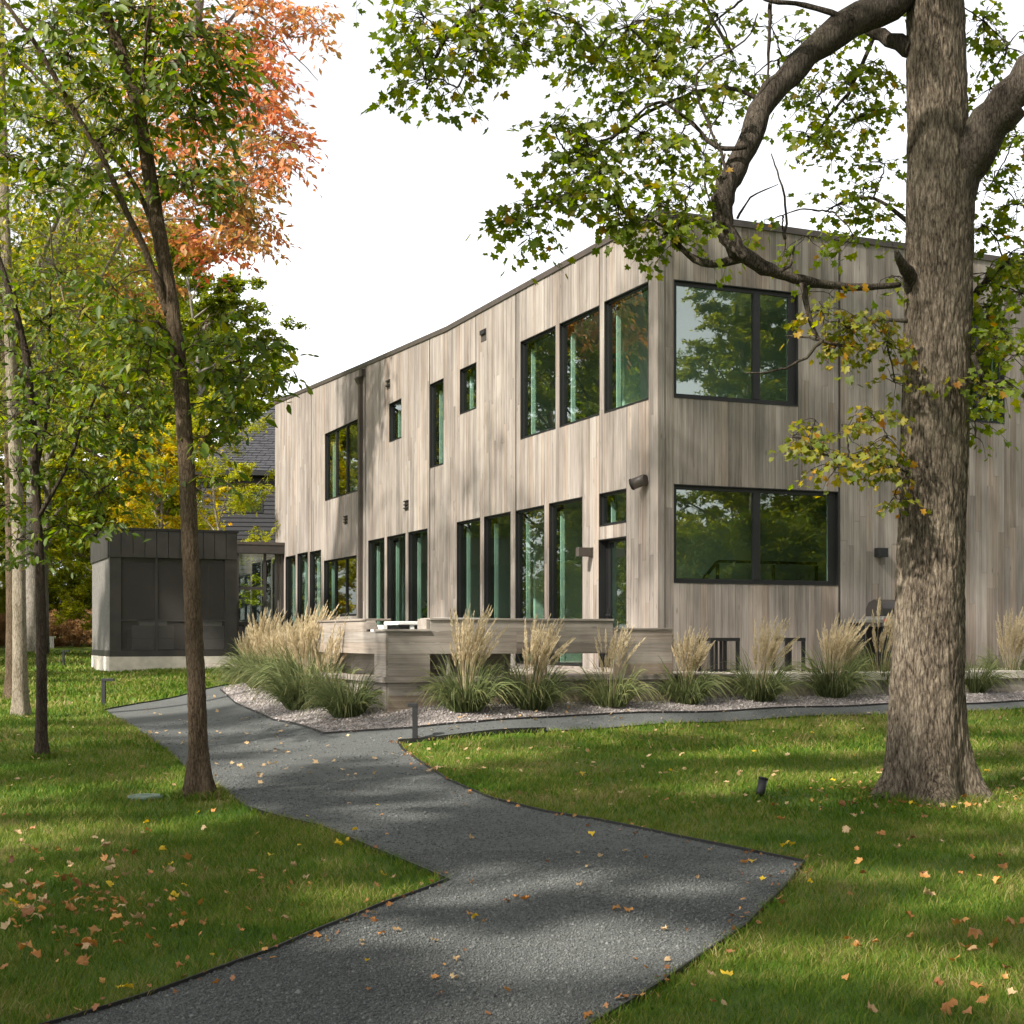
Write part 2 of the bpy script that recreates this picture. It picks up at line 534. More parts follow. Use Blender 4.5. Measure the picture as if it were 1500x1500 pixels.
def gravel_mat(name, scale, cols, single=False, dist=.01):
    m, nt, b, o = new_mat(name)
    ge = nd(nt, 'ShaderNodeNewGeometry'); pos = ge.outputs['Position']
    if single:
        f = ge.outputs['Random Per Island']
        nz = noise_n(nt, pos, 60, 3)
        f = math_n(nt, 'ADD', math_n(nt, 'MULTIPLY', f, .85), math_n(nt, 'MULTIPLY', nz, .15))
    else:
        v = nd(nt, 'ShaderNodeTexVoronoi', ins={'Scale': scale}); nt.links.new(pos, v.inputs['Vector'])
        sx = nd(nt, 'ShaderNodeSeparateColor'); nt.links.new(v.outputs['Color'], sx.inputs[0])
        f = math_n(nt, 'ADD', math_n(nt, 'MULTIPLY', sx.outputs[0], .7), math_n(nt, 'MULTIPLY', noise_n(nt, pos, 1.6, 5), .3))
        h = math_n(nt, 'SUBTRACT', 1.0, v.outputs['Distance'])
        bump(nt, math_n(nt, 'ADD', h, math_n(nt, 'MULTIPLY', sx.outputs[1], .6)), 1.0, dist, b)
    r = ramp(nt, f, cols)
    nt.links.new(r.outputs[0], b.inputs['Base Color'])
    b.inputs['Roughness'].default_value = .85; b.inputs['Specular IOR Level'].default_value = .3
    return m


PC = [(.0, (.050, .053, .051)), (.45, (.088, .093, .090)), (.82, (.125, .131, .127)), (.975, (.19, .19, .18)), (1, (.38, .37, .35))]
BC = [(.0, (.10, .085, .080)), (.4, (.20, .172, .162)), (.75, (.30, .27, .258)), (1, (.45, .42, .40))]
M['path'] = gravel_mat('dark_crushed_stone', 115, PC, dist=.006)
M['pathstone'] = gravel_mat('dark_stone_chip', 85, PC, True)
M['bed'] = gravel_mat('pinkish_pea_gravel', 55, BC)
M['bedstone'] = gravel_mat('pinkish_pebble', 55, BC, True)


def clump_mat(name, lo, hi, trans):
    m, nt, b, o = new_mat(name)
    at_ = nd(nt, 'ShaderNodeAttribute', attribute_name='tone')
    ge = nd(nt, 'ShaderNodeNewGeometry')
    f = math_n(nt, 'ADD', math_n(nt, 'MULTIPLY', at_.outputs['Fac'], .7), math_n(nt, 'MULTIPLY', ge.outputs['Random Per Island'], .3))
    r = ramp(nt, f, [(0, lo[0]), (.35, lo[1]), (.7, hi[0]), (1, hi[1])])
    nt.links.new(r.outputs[0], b.inputs['Base Color']); b.inputs['Roughness'].default_value = .6
    b.inputs['Specular IOR Level'].default_value = .25
    t = nd(nt, 'ShaderNodeBsdfTranslucent'); nt.links.new(r.outputs[0], t.inputs[0])
    mx = nd(nt, 'ShaderNodeMixShader'); mx.inputs[0].default_value = trans
    nt.links.new(b.outputs[0], mx.inputs[1]); nt.links.new(t.outputs[0], mx.inputs[2])
    nt.links.new(mx.outputs[0], o.inputs['Surface'])
    return m


M['clump'] = clump_mat('ornamental_grass_blades', ((.055, .085, .030), (.12, .15, .055)), ((.22, .23, .09), (.44, .36, .17)), .35)
M['plume'] = clump_mat('ornamental_grass_plumes', ((.32, .25, .14), (.50, .40, .24)), ((.63, .53, .35), (.72, .63, .46)), .38)

# ------------------------------------------------------------------ ground, path, bed
def grid_sheet(name, mat, xs, ys, dz=0.0, mask=None):
    X, Y = np.meshgrid(xs, ys)
    Z = gz(X, Y) + dz
    v = np.stack([X, Y, Z], -1).reshape(-1, 3)
    nx, ny = len(xs), len(ys)
    i, j = np.meshgrid(np.arange(nx - 1), np.arange(ny - 1))
    a = (j * nx + i).ravel()
    f = np.stack([a, a + 1, a + nx + 1, a + nx], -1)
    return fast_mesh(name, v, f, smooth=True)


xs = np.unique(np.concatenate([np.linspace(-400, -60, 18), np.linspace(-60, 60, 161), np.linspace(60, 400, 18)]))
ys = np.unique(np.concatenate([np.linspace(-200, -20, 12), np.linspace(-20, 70, 151), np.linspace(70, 500, 26)]))
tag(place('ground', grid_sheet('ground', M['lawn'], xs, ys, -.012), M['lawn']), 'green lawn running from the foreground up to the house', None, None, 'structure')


def gpts(px): return [ground(u, v) for u, v in px]


LEFT_E = [(152, 1041), (185, 1060), (245, 1100), (280, 1133), (318, 1152), (362, 1184), (412, 1199), (470, 1212), (560, 1250), (656, 1291)]
LOW_E = [(656, 1291), (560, 1327), (400, 1394), (230, 1456), (80, 1502), (-160, 1570)]
RIGHT_E = [(583, 1089), (615, 1117), (655, 1143), (720, 1171), (800, 1191), (880, 1204), (1000, 1229), (1100, 1249), (1178, 1265)]
RLOW_E = [(1178, 1265), (1150, 1302), (1092, 1360), (1000, 1422), (930, 1468), (872, 1502), (740, 1580)]
BACK_E = [(583, 1089), (640, 1084), (800, 1071), (940, 1062), (1100, 1055), (1300, 1046), (1500, 1037), (1700, 1030)]
BED_E = [(322, 1011), (345, 1031), (400, 1056), (474, 1076), (600, 1068), (700, 1059), (840, 1050), (990, 1045), (1150, 1038), (1310, 1032), (1500, 1028), (1700, 1024)]
FAR_E = [(152, 1041), (205, 1031), (262, 1021), (312, 1008), (345, 1002)]


def subdiv(P, step=.25):
    out = []
    for a, b in zip(P[:-1], P[1:]):
        n = max(1, int((b - a).length / step))
        for k in range(n):
            p = a.lerp(b, k / n); p.z = float(gz(p.x, p.y)); out.append(p)
    out.append(P[-1].copy())
    return out


P_left, P_low, P_right, P_rlow, P_back, P_bed, P_far = [subdiv(gpts(e)) for e in (LEFT_E, LOW_E, RIGHT_E, RLOW_E, BACK_E, BED_E, FAR_E)]
path_poly = P_far[::-1] + P_left[1:] + P_low[1:] + [p for p in P_rlow[::-1]] + P_right[::-1][1:] + P_back[1:] + P_bed[::-1]
path_xy = np.array([(p.x, p.y) for p in path_poly])
b_end = to_world(12, -.5)
bed_poly = P_bed + [Vector((*to_world(14, -.3), 0)), Vector((*to_world(-.5, -.3), 0)), Vector((*to_world(-4.5, .5), 0)), Vector((*to_world(-4.0, 12), 0))]
bed_xy = np.array([(p.x, p.y) for p in bed_poly])


def in_poly(x, y, poly):
    x = np.asarray(x); y = np.asarray(y)
    r = np.zeros(x.shape, bool)
    px, py = poly[:, 0], poly[:, 1]
    j = len(px) - 1
    for i in range(len(px)):
        c = ((py[i] > y) != (py[j] > y)) & (x < (px[j] - px[i]) * (y - py[i]) / (py[j] - py[i] + 1e-12) + px[i])
        r ^= c; j = i
    return r


def poly_sheet(name, mat, poly, dz, step=.4):
    from mathutils.geometry import delaunay_2d_cdt
    xy = np.array([(p.x, p.y) for p in poly])
    n = len(xy)
    x0, y0 = xy.min(0); x1, y1 = xy.max(0)
    gx, gy = np.meshgrid(np.arange(x0, x1, step), np.arange(y0, y1, step))
    gx, gy = gx.ravel(), gy.ravel()
    k = in_poly(gx, gy, xy)
    pts = [Vector(p) for p in xy] + [Vector((a, b)) for a, b in zip(gx[k], gy[k])]
    vo, eo, fo, *_ = delaunay_2d_cdt(pts, [], [list(range(n))], 1, 1e-5)
    vx = np.array([(v.x, v.y) for v in vo])
    z = gz(vx[:, 0], vx[:, 1]) + dz
    me = bpy.data.meshes.new(name)
    me.from_pydata([(a, b, c) for (a, b), c in zip(vx, z)], [], [tuple(f) for f in fo])
    me.polygons.foreach_set('use_smooth', [True] * len(me.polygons)); me.update()
    return place(name, me, mat)


tag(poly_sheet('gravel_path', M['path'], path_poly, .006), 'winding path of dark grey crushed stone', None, None, 'structure')
tag(poly_sheet('gravel_bed', M['bed'], bed_poly, .016), 'planting bed of pinkish pea gravel along the house', None, None, 'structure')


def strip(P, h0, h1, w, name, label, group='steel edging strips of the path'):
    mb = MB()
    n = len(P); off = []
    for i in range(n):
        d = P[min(i + 1, n - 1)] - P[max(i - 1, 0)]; d.z = 0; d.normalize()
        off.append(Vector((-d.y, d.x, 0)) * w / 2)
    for i in range(n - 1):
        a, b = P[i], P[i + 1]
        up0, up1 = Vector((0, 0, h0)), Vector((0, 0, h1))
        mb.hexa([a - off[i] + up0, b - off[i + 1] + up0, b + off[i + 1] + up0, a + off[i] + up0,
                 a - off[i] + up1, b - off[i + 1] + up1, b + off[i + 1] + up1, a + off[i] + up1])
    o = mb.build(name, M['edging'])
    return tag(o, label, 'edging', group)


strip(P_left + P_low[1:], -.08, .026, .012, 'path_edging', 'black steel edging between path and the lawn with the slim trees')
strip(P_right + P_rlow[1:], -.08, .028, .012, 'path_edging', 'black steel edging between path and the lawn with the big maple')
strip(P_back[:9], -.08, .055, .014, 'path_edging', 'short black edging running from the path light toward the house')
strip(P_bed, -.08, .035, .012, 'path_edging', 'thin black edging round the pinkish gravel bed')
strip(P_far, -.08, .03, .012, 'path_edging', 'thin edging at the far left end of the path by the lawn light')

HOUSE_XY = np.array([to_world(-5.75, -2.2), to_world(-.9, -2.2), to_world(-.9, -2.0), to_world(14, -2.0), to_world(14, 29), to_world(0, 29), to_world(0, 12), to_world(-5.75, 12)])


def dist_poly_edges(x, y, P):
    d = np.full(x.shape, 1e9)
    for a, b in zip(P[:-1], P[1:]):
        ax, ay, bx, by = a.x, a.y, b.x, b.y
        l2 = (bx - ax) ** 2 + (by - ay) ** 2 + 1e-12
        t = np.clip(((x - ax) * (bx - ax) + (y - ay) * (by - ay)) / l2, 0, 1)
        d = np.minimum(d, np.hypot(x - ax - t * (bx - ax), y - ay - t * (by - ay)))
    return d


# grass blades: real geometry, thinning with distance
def blades():
    V, Fc = [], []
    base = 0
    for (y0, y1, dens, hh, ww) in ((5.2, 9, 4600, .046, .0038), (9, 13, 2700, .048, .0052), (13, 19, 1200, .052, .0085), (19, 28, 420, .07, .015), (28, 44, 150, .08, .028), (44, 70, 40, .09, .05)):
        xa, xb = -.36 * y1 - 1.5, .36 * y1 + 1.5
        n = int((xb - xa) * (y1 - y0) * dens)
        x = rng.uniform(xa, xb, n); y = rng.uniform(y0, y1, n)
        k = (np.abs(x) < .36 * y + 1.5)
        x, y = x[k], y[k]
        k = ~in_poly(x, y, path_xy) & ~in_poly(x, y, bed_xy) & ~in_poly(x, y, HOUSE_XY)
        t, s = to_local(x, y); k &= ~((t > -.1) & (s > -2))
        x, y = x[k], y[k]
        # worn patches and edge
        pn = .5 + .5 * np.sin(x * 1.7 + 2 * np.sin(y * .9)) * np.sin(y * 1.3 + 1.5 * np.sin(x * .8))
        k = rng.random(len(x)) < .55 + .45 * pn
        x, y = x[k], y[k]; pn = pn[k]
        n = len(x)
        z = gz(x, y) - .01
        az = rng.uniform(0, 2 * np.pi, n)
        flow = 1.2 * np.sin(x * 1.1 + y * .6) + 2 * np.sin(y * .45 - x * .3)
        lean_az = flow + rng.normal(0, 1.7, n)
        h = hh * rng.uniform(.6, 1.35, n) * (.8 + .4 * pn)
        ln = h * rng.uniform(.35, 1.25, n)
        lx, ly = np.cos(lean_az) * ln, np.sin(lean_az) * ln
        wx, wy = np.cos(az) * ww / 2, np.sin(az) * ww / 2
        v = np.zeros((n, 5, 3))
        v[:, 0] = np.stack([x - wx, y - wy, z], -1); v[:, 1] = np.stack([x + wx, y + wy, z], -1)
        mx_, my_, mz_ = x + lx * .35, y + ly * .35, z + h * .62
        v[:, 2] = np.stack([mx_ + wx * .8, my_ + wy * .8, mz_], -1); v[:, 3] = np.stack([mx_ - wx * .8, my_ - wy * .8, mz_], -1)
        v[:, 4] = np.stack([x + lx, y + ly, z + h], -1)
        b = base + np.arange(n)[:, None] * 5
        Fc.append(np.concatenate([b + [[0, 1, 2]], b + [[0, 2, 3]], b + [[3, 2, 4]]], 0))
        V.append(v.reshape(-1, 3)); base += n * 5
    FX, FY, FH = [], [], []
    for P, sg in ((P_left, 1), (P_low, 1), (P_right, 1), (P_rlow, 1), (P_far, 1), (P_back, 1)):
        a = np.array([(p.x, p.y) for p in P])
        for (p, q) in zip(a[:-1], a[1:]):
            m = int(np.hypot(*(q - p)) * (260 if p[1] < 16 else 90)); t = rng.random((m, 1))
            d = (q - p) / (np.hypot(*(q - p)) + 1e-9); nn = np.array([-d[1], d[0]])
            w = p + (q - p) * t + nn * rng.uniform(-.10, .10, (m, 1))
            w = w[~in_poly(w[:, 0], w[:, 1], path_xy) & ~in_poly(w[:, 0], w[:, 1], bed_xy)]
            FX.append(w[:, 0]); FY.append(w[:, 1]); FH.append(rng.uniform(.03, .085, len(w)))
    for (u, v, rad, m) in ((1363, 1166, .52, 1500), (291, 1168, .17, 500), (62, 1110, .12, 300), (31, 1050, .18, 300), (608, 1084, .06, 60), (1114, 1172, .06, 60)):
        g0 = ground(u, v); th = rng.uniform(0, 6.28, m); rr = rad * rng.uniform(.85, 1.5, m)
        FX.append(g0.x + np.cos(th) * rr); FY.append(g0.y + np.sin(th) * rr); FH.append(rng.uniform(.04, .12, m))
    for (ya, yb, m) in ((5.5, 10, 900), (10, 16, 900)):      # stray longer tufts
        cy = rng.uniform(ya, yb, m); cx = rng.uniform(-.36, .36, m) * cy
        for _ in range(9):
            FX.append(cx + rng.normal(0, .022, m)); FY.append(cy + rng.normal(0, .022, m)); FH.append(rng.uniform(.05, .105, m))
    x, y, h = np.concatenate(FX), np.concatenate(FY), np.concatenate(FH)
    k = ~in_poly(x, y, path_xy); x, y, h = x[k], y[k], h[k]; n = len(x)
    z = gz(x, y) - .012; az = rng.uniform(0, 6.28, n); la = rng.uniform(0, 6.28, n); ln = h * rng.uniform(.3, 1.3, n); ww = np.where(y < 14, .0045, .009)
    lx, ly, wx, wy = np.cos(la) * ln, np.sin(la) * ln, np.cos(az) * ww / 2, np.sin(az) * ww / 2
    v = np.zeros((n, 5, 3))
    v[:, 0] = np.stack([x - wx, y - wy, z], -1); v[:, 1] = np.stack([x + wx, y + wy, z], -1)
    v[:, 2] = np.stack([x + lx * .35 + wx, y + ly * .35 + wy, z + h * .62], -1); v[:, 3] = np.stack([x + lx * .35 - wx, y + ly * .35 - wy, z + h * .62], -1)
    v[:, 4] = np.stack([x + lx, y + ly, z + h], -1)
    b = base + np.arange(n)[:, None] * 5
    Fc.append(np.concatenate([b + [[0, 1, 2]], b + [[0, 2, 3]], b + [[3, 2, 4]]], 0)); V.append(v.reshape(-1, 3))
    return fast_mesh('lawn_grass', np.concatenate(V), np.concatenate(Fc))


tag(place('lawn_grass', blades(), M['blades']), 'short green grass blades of the lawn', 'grass', None, 'stuff')

_oct = np.array([(1, 0, 0), (0, 1, 0), (-1, 0, 0), (0, -1, 0), (0, 0, 1), (0, 0, -1)], float)
_octf = np.array([(0, 1, 4), (1, 2, 4), (2, 3, 4), (3, 0, 4), (1, 0, 5), (2, 1, 5), (3, 2, 5), (0, 3, 5)])


def stones(poly_xy, bands, dz):
    V, Fc = [], []; base = 0
    for (y0, y1, dens, r) in bands:
        xa, xb = max(poly_xy[:, 0].min(), -.36 * y1 - 1), min(poly_xy[:, 0].max(), .36 * y1 + 1)
        n = int((xb - xa) * (y1 - y0) * dens)
        x = rng.uniform(xa, xb, n); y = rng.uniform(y0, y1, n)
        k = in_poly(x, y, poly_xy); x, y = x[k], y[k]; n = len(x)
        if not n: continue
        rr = r * rng.lognormal(0, .35, (n, 1, 1))
        v = _oct[None] * rr * rng.uniform(.6, 1.25, (n, 6, 1))
        a = rng.uniform(0, 6.28, n); c, s = np.cos(a)[:, None], np.sin(a)[:, None]
        vx, vy = v[..., 0] * c - v[..., 1] * s, v[..., 0] * s + v[..., 1] * c
        z = (gz(x, y) + dz)[:, None] + v[..., 2] * .7
        V.append(np.stack([vx + x[:, None], vy + y[:, None], z], -1).reshape(-1, 3))
        Fc.append((base + np.arange(n)[:, None, None] * 6 + _octf[None]).reshape(-1, 3)); base += n * 6
    return fast_mesh('stones', np.concatenate(V), np.concatenate(Fc))


tag(place('path_gravel', stones(path_xy, ((5.3, 8, 6500, .0055), (8, 11, 4000, .0065), (11, 16, 1000, .008), (16, 24, 120, .011)), .008), M['pathstone']),
    'dark grey stone chips lying loose on the path', 'gravel', None, 'stuff')
tag(place('bed_gravel', stones(bed_xy, ((17, 26, 700, .016), (26, 36, 200, .02)), .018), M['bedstone']),
    'pinkish pebbles of the planting bed', 'gravel', None, 'stuff')

# ------------------------------------------------------------------ the house (local frame: x = t along right wall, y = s along left wall)
ZF = E - .58                                          # ground floor level
ZB = E - .80                                          # bottom of the boards
ZR = E + 7.42                                         # roof edge at the corner
SMAX, TMAX = on_left(404, 700)[0], 12.0


def roof_left(s): return E + float(np.interp(s, [0, 10.5, 11.7, 17, 22.7, 27.4, 30], [7.42, 7.42, 7.47, 7.68, 7.93, 8.14, 8.2]))
def roof_right(t): return E + float(np.interp(t, [0, 6, 12], [7.42, 7.37, 7.32]))


def rect_left(ul, ur, vtl, vtr, vbl=None, vbr=None):
    s1, za = on_left(ul, vtl); s0, zb = on_left(ur, vtr)
    zt = (za + zb) / 2
    if vbl is None: z0 = ZF + .04
    else: z0 = (on_left(ul, vbl)[1] + on_left(ur, vbr)[1]) / 2
    return [s0, s1, z0, zt]


def rect_right(ul, ur, vtl, vtr, vbl, vbr):
    t0, za = on_right(ul, vtl); t1, zb = on_right(ur, vtr)
    z0 = (on_right(ul, vbl)[1] + on_right(ur, vbr)[1]) / 2
    return [t0, t1, z0, (za + zb) / 2]


# name, rect, dividers (fractions from the low end of the axis), kind
WL = [
    ('triple', rect_left(477.3, 526, 636, 612.7, 734, 719), (.37, .69)),
    ('small', rect_left(571.5, 589.3, 592, 583, 648.5, 641), ()),
    ('tall', rect_left(631.2, 651, 563.2, 553.7, 686, 680), ()),
    ('small', rect_left(675.2, 699.3, 541.5, 530.2, 607.2, 598.4), ()),
    ('upper', rect_left(764, 815.5, 499.5, 477.8, 644, 628), ()),
    ('upper', rect_left(821.3, 879.6, 475.2, 446, 625.5, 608.8), ()),
    ('upper', rect_left(887, 952, 442.3, 411.4, 605, 586), ()),
    ('low', rect_left(419.5, 434, 815.7, 813), ()),
    ('low', rect_left(436.8, 452, 811, 808.5), ()),
    ('low', rect_left(455, 471.5, 808.5, 805), ()),
    ('wide', rect_left(475.8, 523.5, 821, 813.7, 903.8, 902), (.35, .68)),
    ('low', rect_left(540.8, 564.2, 791.7, 787.5), ()),
    ('low', rect_left(568.5, 595.4, 786.5, 780.5), ()),
    ('low', rect_left(599.7, 627.5, 779.7, 773.8), ()),
    ('low', rect_left(670.7, 704.9, 764.9, 758), ()),
    ('low', rect_left(710.6, 749.6, 757, 749.2), ()),
    ('low', rect_left(756.6, 799, 748.4, 739.5), ()),
    ('low', rect_left(806, 854.8, 737.5, 727.5), ()),
    ('small', rect_left(879.5, 919.2, 723, 715.5, 771.9, 765), ()),
    ('door', rect_left(878.8, 919.2, 791, 785), ()),
]
WR = [
    ('big', rect_right(985.9, 1168, 409.3, 429.3, 582.8, 595.6), (.67,)),
    ('big', rect_right(985.9, 1227, 709, 720.4, 853.8, 858), (.50,)),
    ('side', rect_right(1395, 1470, 452, 462, 617, 620), (.5,)),
    ('side', rect_right(1560, 1700, 460, 470, 622, 628), (.5,)),
]


def cut_wall(a0, a1, z0, top, openings, edges=()):
    """vertical strips of wall between a0 and a1 with openings left out -> (a, b, zlo, zhi)"""
    br = sorted(set([a0, a1] + [o[i] for o in openings for i in (0, 1)] + list(edges)))
    br = [b for b in br if a0 <= b <= a1]
    out = []
    for a, b in zip(br[:-1], br[1:]):
        if b - a < .004: continue
        m = (a + b) / 2
        ops = sorted([(o[2], o[3]) for o in openings if o[0] - 1e-6 < m < o[1] + 1e-6])
        z = z0
        for lo, hi in ops:
            if lo - z > .01: out.append((a, b, z, lo))
            z = max(z, hi)
        out.append((a, b, z, None))
    return out


opL = [w[1] for w in WL]; opR = [w[1] for w in WR]
TH = .30
mb = MB()
for a, b, lo, hi in cut_wall(0, SMAX, ZB, None, opL, np.arange(0, SMAX, 1.5)):
    h0, h1 = (hi, hi) if hi is not None else (roof_left(a), roof_left(b))
    mb.hexa([(0, a, lo), (TH, a, lo), (TH, b, lo), (0, b, lo), (0, a, h0), (TH, a, h0), (TH, b, h1), (0, b, h1)])
mb.build('left_wall', M['core'], HOUSE)
mb = MB()
for a, b, lo, hi in cut_wall(TH + .002, TMAX, ZB, None, opR, np.arange(0.5, TMAX, 1.5)):
    h0, h1 = (hi, hi) if hi is not None else (roof_right(a), roof_right(b))
    mb.hexa([(a, 0, lo), (b, 0, lo), (b, TH, lo), (a, TH, lo), (a, 0, h0), (b, 0, h1), (b, TH, h1), (a, TH, h0)])
mb.build('right_wall', M['core'], HOUSE)
MB().box(TH, TMAX + .3, SMAX, SMAX + .3, ZB, ZR - .2).build('back_wall', M['siding'], HOUSE)
MB().box(TMAX, TMAX + .3, 0, SMAX - .01, ZB, ZR - .2).build('end_wall', M['siding'], HOUSE)
MB().box(TH + .01, TMAX - .01, TH + .01, SMAX - .01, ZR - .55, ZR - .30).build('roof_slab', M['ceil'], HOUSE)
MB().box(TH + .01, TMAX - .01, TH + .01, SMAX - .01, ZF - .35, ZF).build('ground_floor', M['floorwood'], HOUSE)
MB().box(TH + .01, TMAX - .01, TH + .01, SMAX - .01, E + 3.15, E + 3.55).build('upper_floor', M['ceil'], HOUSE)
for s in (3.9, 9.6, 14.6, 19.4, 23.2):                # plaster partitions inside
    MB().box(TH + 1.6, 7.5, s, s + .12, ZF + .002, E + 3.148).build('partition', M['wallwhite'], HOUSE)
    MB().box(TH + 1.2, 7.5, s + .3, s + .42, E + 3.552, ZR - .552).build('partition', M['wallwhite'], HOUSE)
MB().box(7.6, 7.72, 4.2, SMAX - .1, ZF + .002, E + 3.148).build('partition', M['wallwhite'], HOUSE)
MB().box(6.6, 6.72, 4.5, SMAX - .1, E + 3.552, ZR - .552).build('partition', M['wallwhite'], HOUSE)

# boards -------------------------------------------------------------
PW = .142
unit = MB().box(0, 1, 0, 1, 0, 1).mesh('plank'); unit.materials.append(M['siding'])
planks = []                                           # (face, a, b, z0, z1, proud)
SEAM_L = [on_left(u, 700)[0] for u in (457.2, 536.2, 630.5, 757.0)]
SEAM_R = [on_right(1228, 700)[0]]


def make_planks(face, a0, a1, ops, roof, seams):
    cols = list(np.arange(a0, a1, PW)) + [a1]
    for sm in seams:                                  # boards start afresh at a seam
        cols = [c for c in cols if abs(c - sm) > .05] + [sm]
    for a, b, lo, hi in cut_wall(a0, a1, ZB, None, ops, cols):
        if b - a < .02: continue
        top = (roof((a + b) / 2) - .01) if hi is None else hi
        z = lo
        cuts = []
        while top - z > 3.2:
            z += rnd.uniform(1.4, 3.1)
            if top - z > .7: cuts.append(z)
        zz = [lo] + cuts + [top]
        for p, q in zip(zz[:-1], zz[1:]):
            planks.append((face, a, b, p, q, .022 + rnd.uniform(0, .005)))


make_planks('L', .0, SMAX, opL, roof_left, SEAM_L)
make_planks('R', -.022, TMAX, opR, roof_right, SEAM_R)


def plank_size(p):
    x, y = to_world(*((0, (p[1] + p[2]) / 2) if p[0] == 'L' else ((p[1] + p[2]) / 2, 0)))
    if abs(x) > .36 * y: return 0
    k = F / y * (.42 if p[0] == 'L' else .87)
    return (p[2] - p[1]) * k * (1 + .15 * min(1, (p[4] - p[3])))


planks.sort(key=plank_size, reverse=True)
rest = MB()
for i, (face, a, b, p, q, th) in enumerate(planks):
    sg = SEAM_L if face == 'L' else SEAM_R
    g0 = .028 if any(abs(a - s) < .01 for s in sg) else .0022
    g1 = .028 if any(abs(b - s) < .01 for s in sg) else .0022
    if face == 'L': bx = (-th, 0, a + g0, b - g1, p + .0015, q - .0015)
    else: bx = (a + g0, b - g1, -th, 0, p + .0015, q - .0015)
    if i < 296:
        o = place('plank', unit, None, HOUSE)
        o.location = (bx[0], bx[2], bx[4]); o.scale = (bx[1] - bx[0], bx[3] - bx[2], bx[5] - bx[4])
    else: rest.box(*bx)
tag(rest.build('plank', M['siding'], HOUSE), kind='stuff')
for face, sg, ops, rf_ in (('L', SEAM_L, opL, roof_left), ('R', SEAM_R, opR, roof_right)):   # dark flashing in the panel seams
    for sm in sg:
        for a, b, lo, hi in cut_wall(sm - .018, sm + .018, ZB, None, ops):
            if b - a < .03: continue
            hi = rf_(sm) - .035 if hi is None else hi - .002
            (MB().box(-.0285, -.0005, a, b, lo + .002, hi) if face == 'L' else MB().box(a, b, -.0285, -.0005, lo + .002, hi)).build('seam_strip', M['core'], HOUSE)
# corner trims stand a little proud of the boards
MB().box(-.040, -.023, -.040, .085, ZB, ZR - .012).build('corner_board', M['siding'], HOUSE)
MB().box(-.0225, .085, -.040, -.0275, ZB, ZR - .012).build('corner_board', M['siding'], HOUSE)

# roof edge
mb = MB()
ss = sorted(set([-.06, 10.5, 11.7, 17, 22.7, SMAX + .03]))
for a, b in zip(ss[:-1], ss[1:]):
    h0, h1 = roof_left(a), roof_left(b)
    mb.hexa([(-.055, a, h0 - .03), (.36, a, h0 - .03), (.36, b, h1 - .03), (-.055, b, h1 - .03),
             (-.055, a, h0 + .085), (.36, a, h0 + .085), (.36, b, h1 + .085), (-.055, b, h1 + .085)])
h0, h1 = roof_right(.36), roof_right(TMAX)
mb.hexa([(.361, -.06, h0 - .03), (TMAX, -.06, h1 - .03), (TMAX, .36, h1 - .03), (.361, .36, h0 - .03),
         (.361, -.06, h0 + .085), (TMAX, -.06, h1 + .085), (TMAX, .36, h1 + .085), (.361, .36, h0 + .085)])
mb.build('coping', M['bronze'], HOUSE)


def L3(face, a, d, z):                                # along wall a, depth d into the wall
    return (d, a, z) if face == 'L' else (a, d, z)


def fbox(mb, face, a0, a1, d0, d1, z0, z1):
    if face == 'L': mb.box(d0, d1, a0, a1, z0, z1)
    else: mb.box(a0, a1, d0, d1, z0, z1)


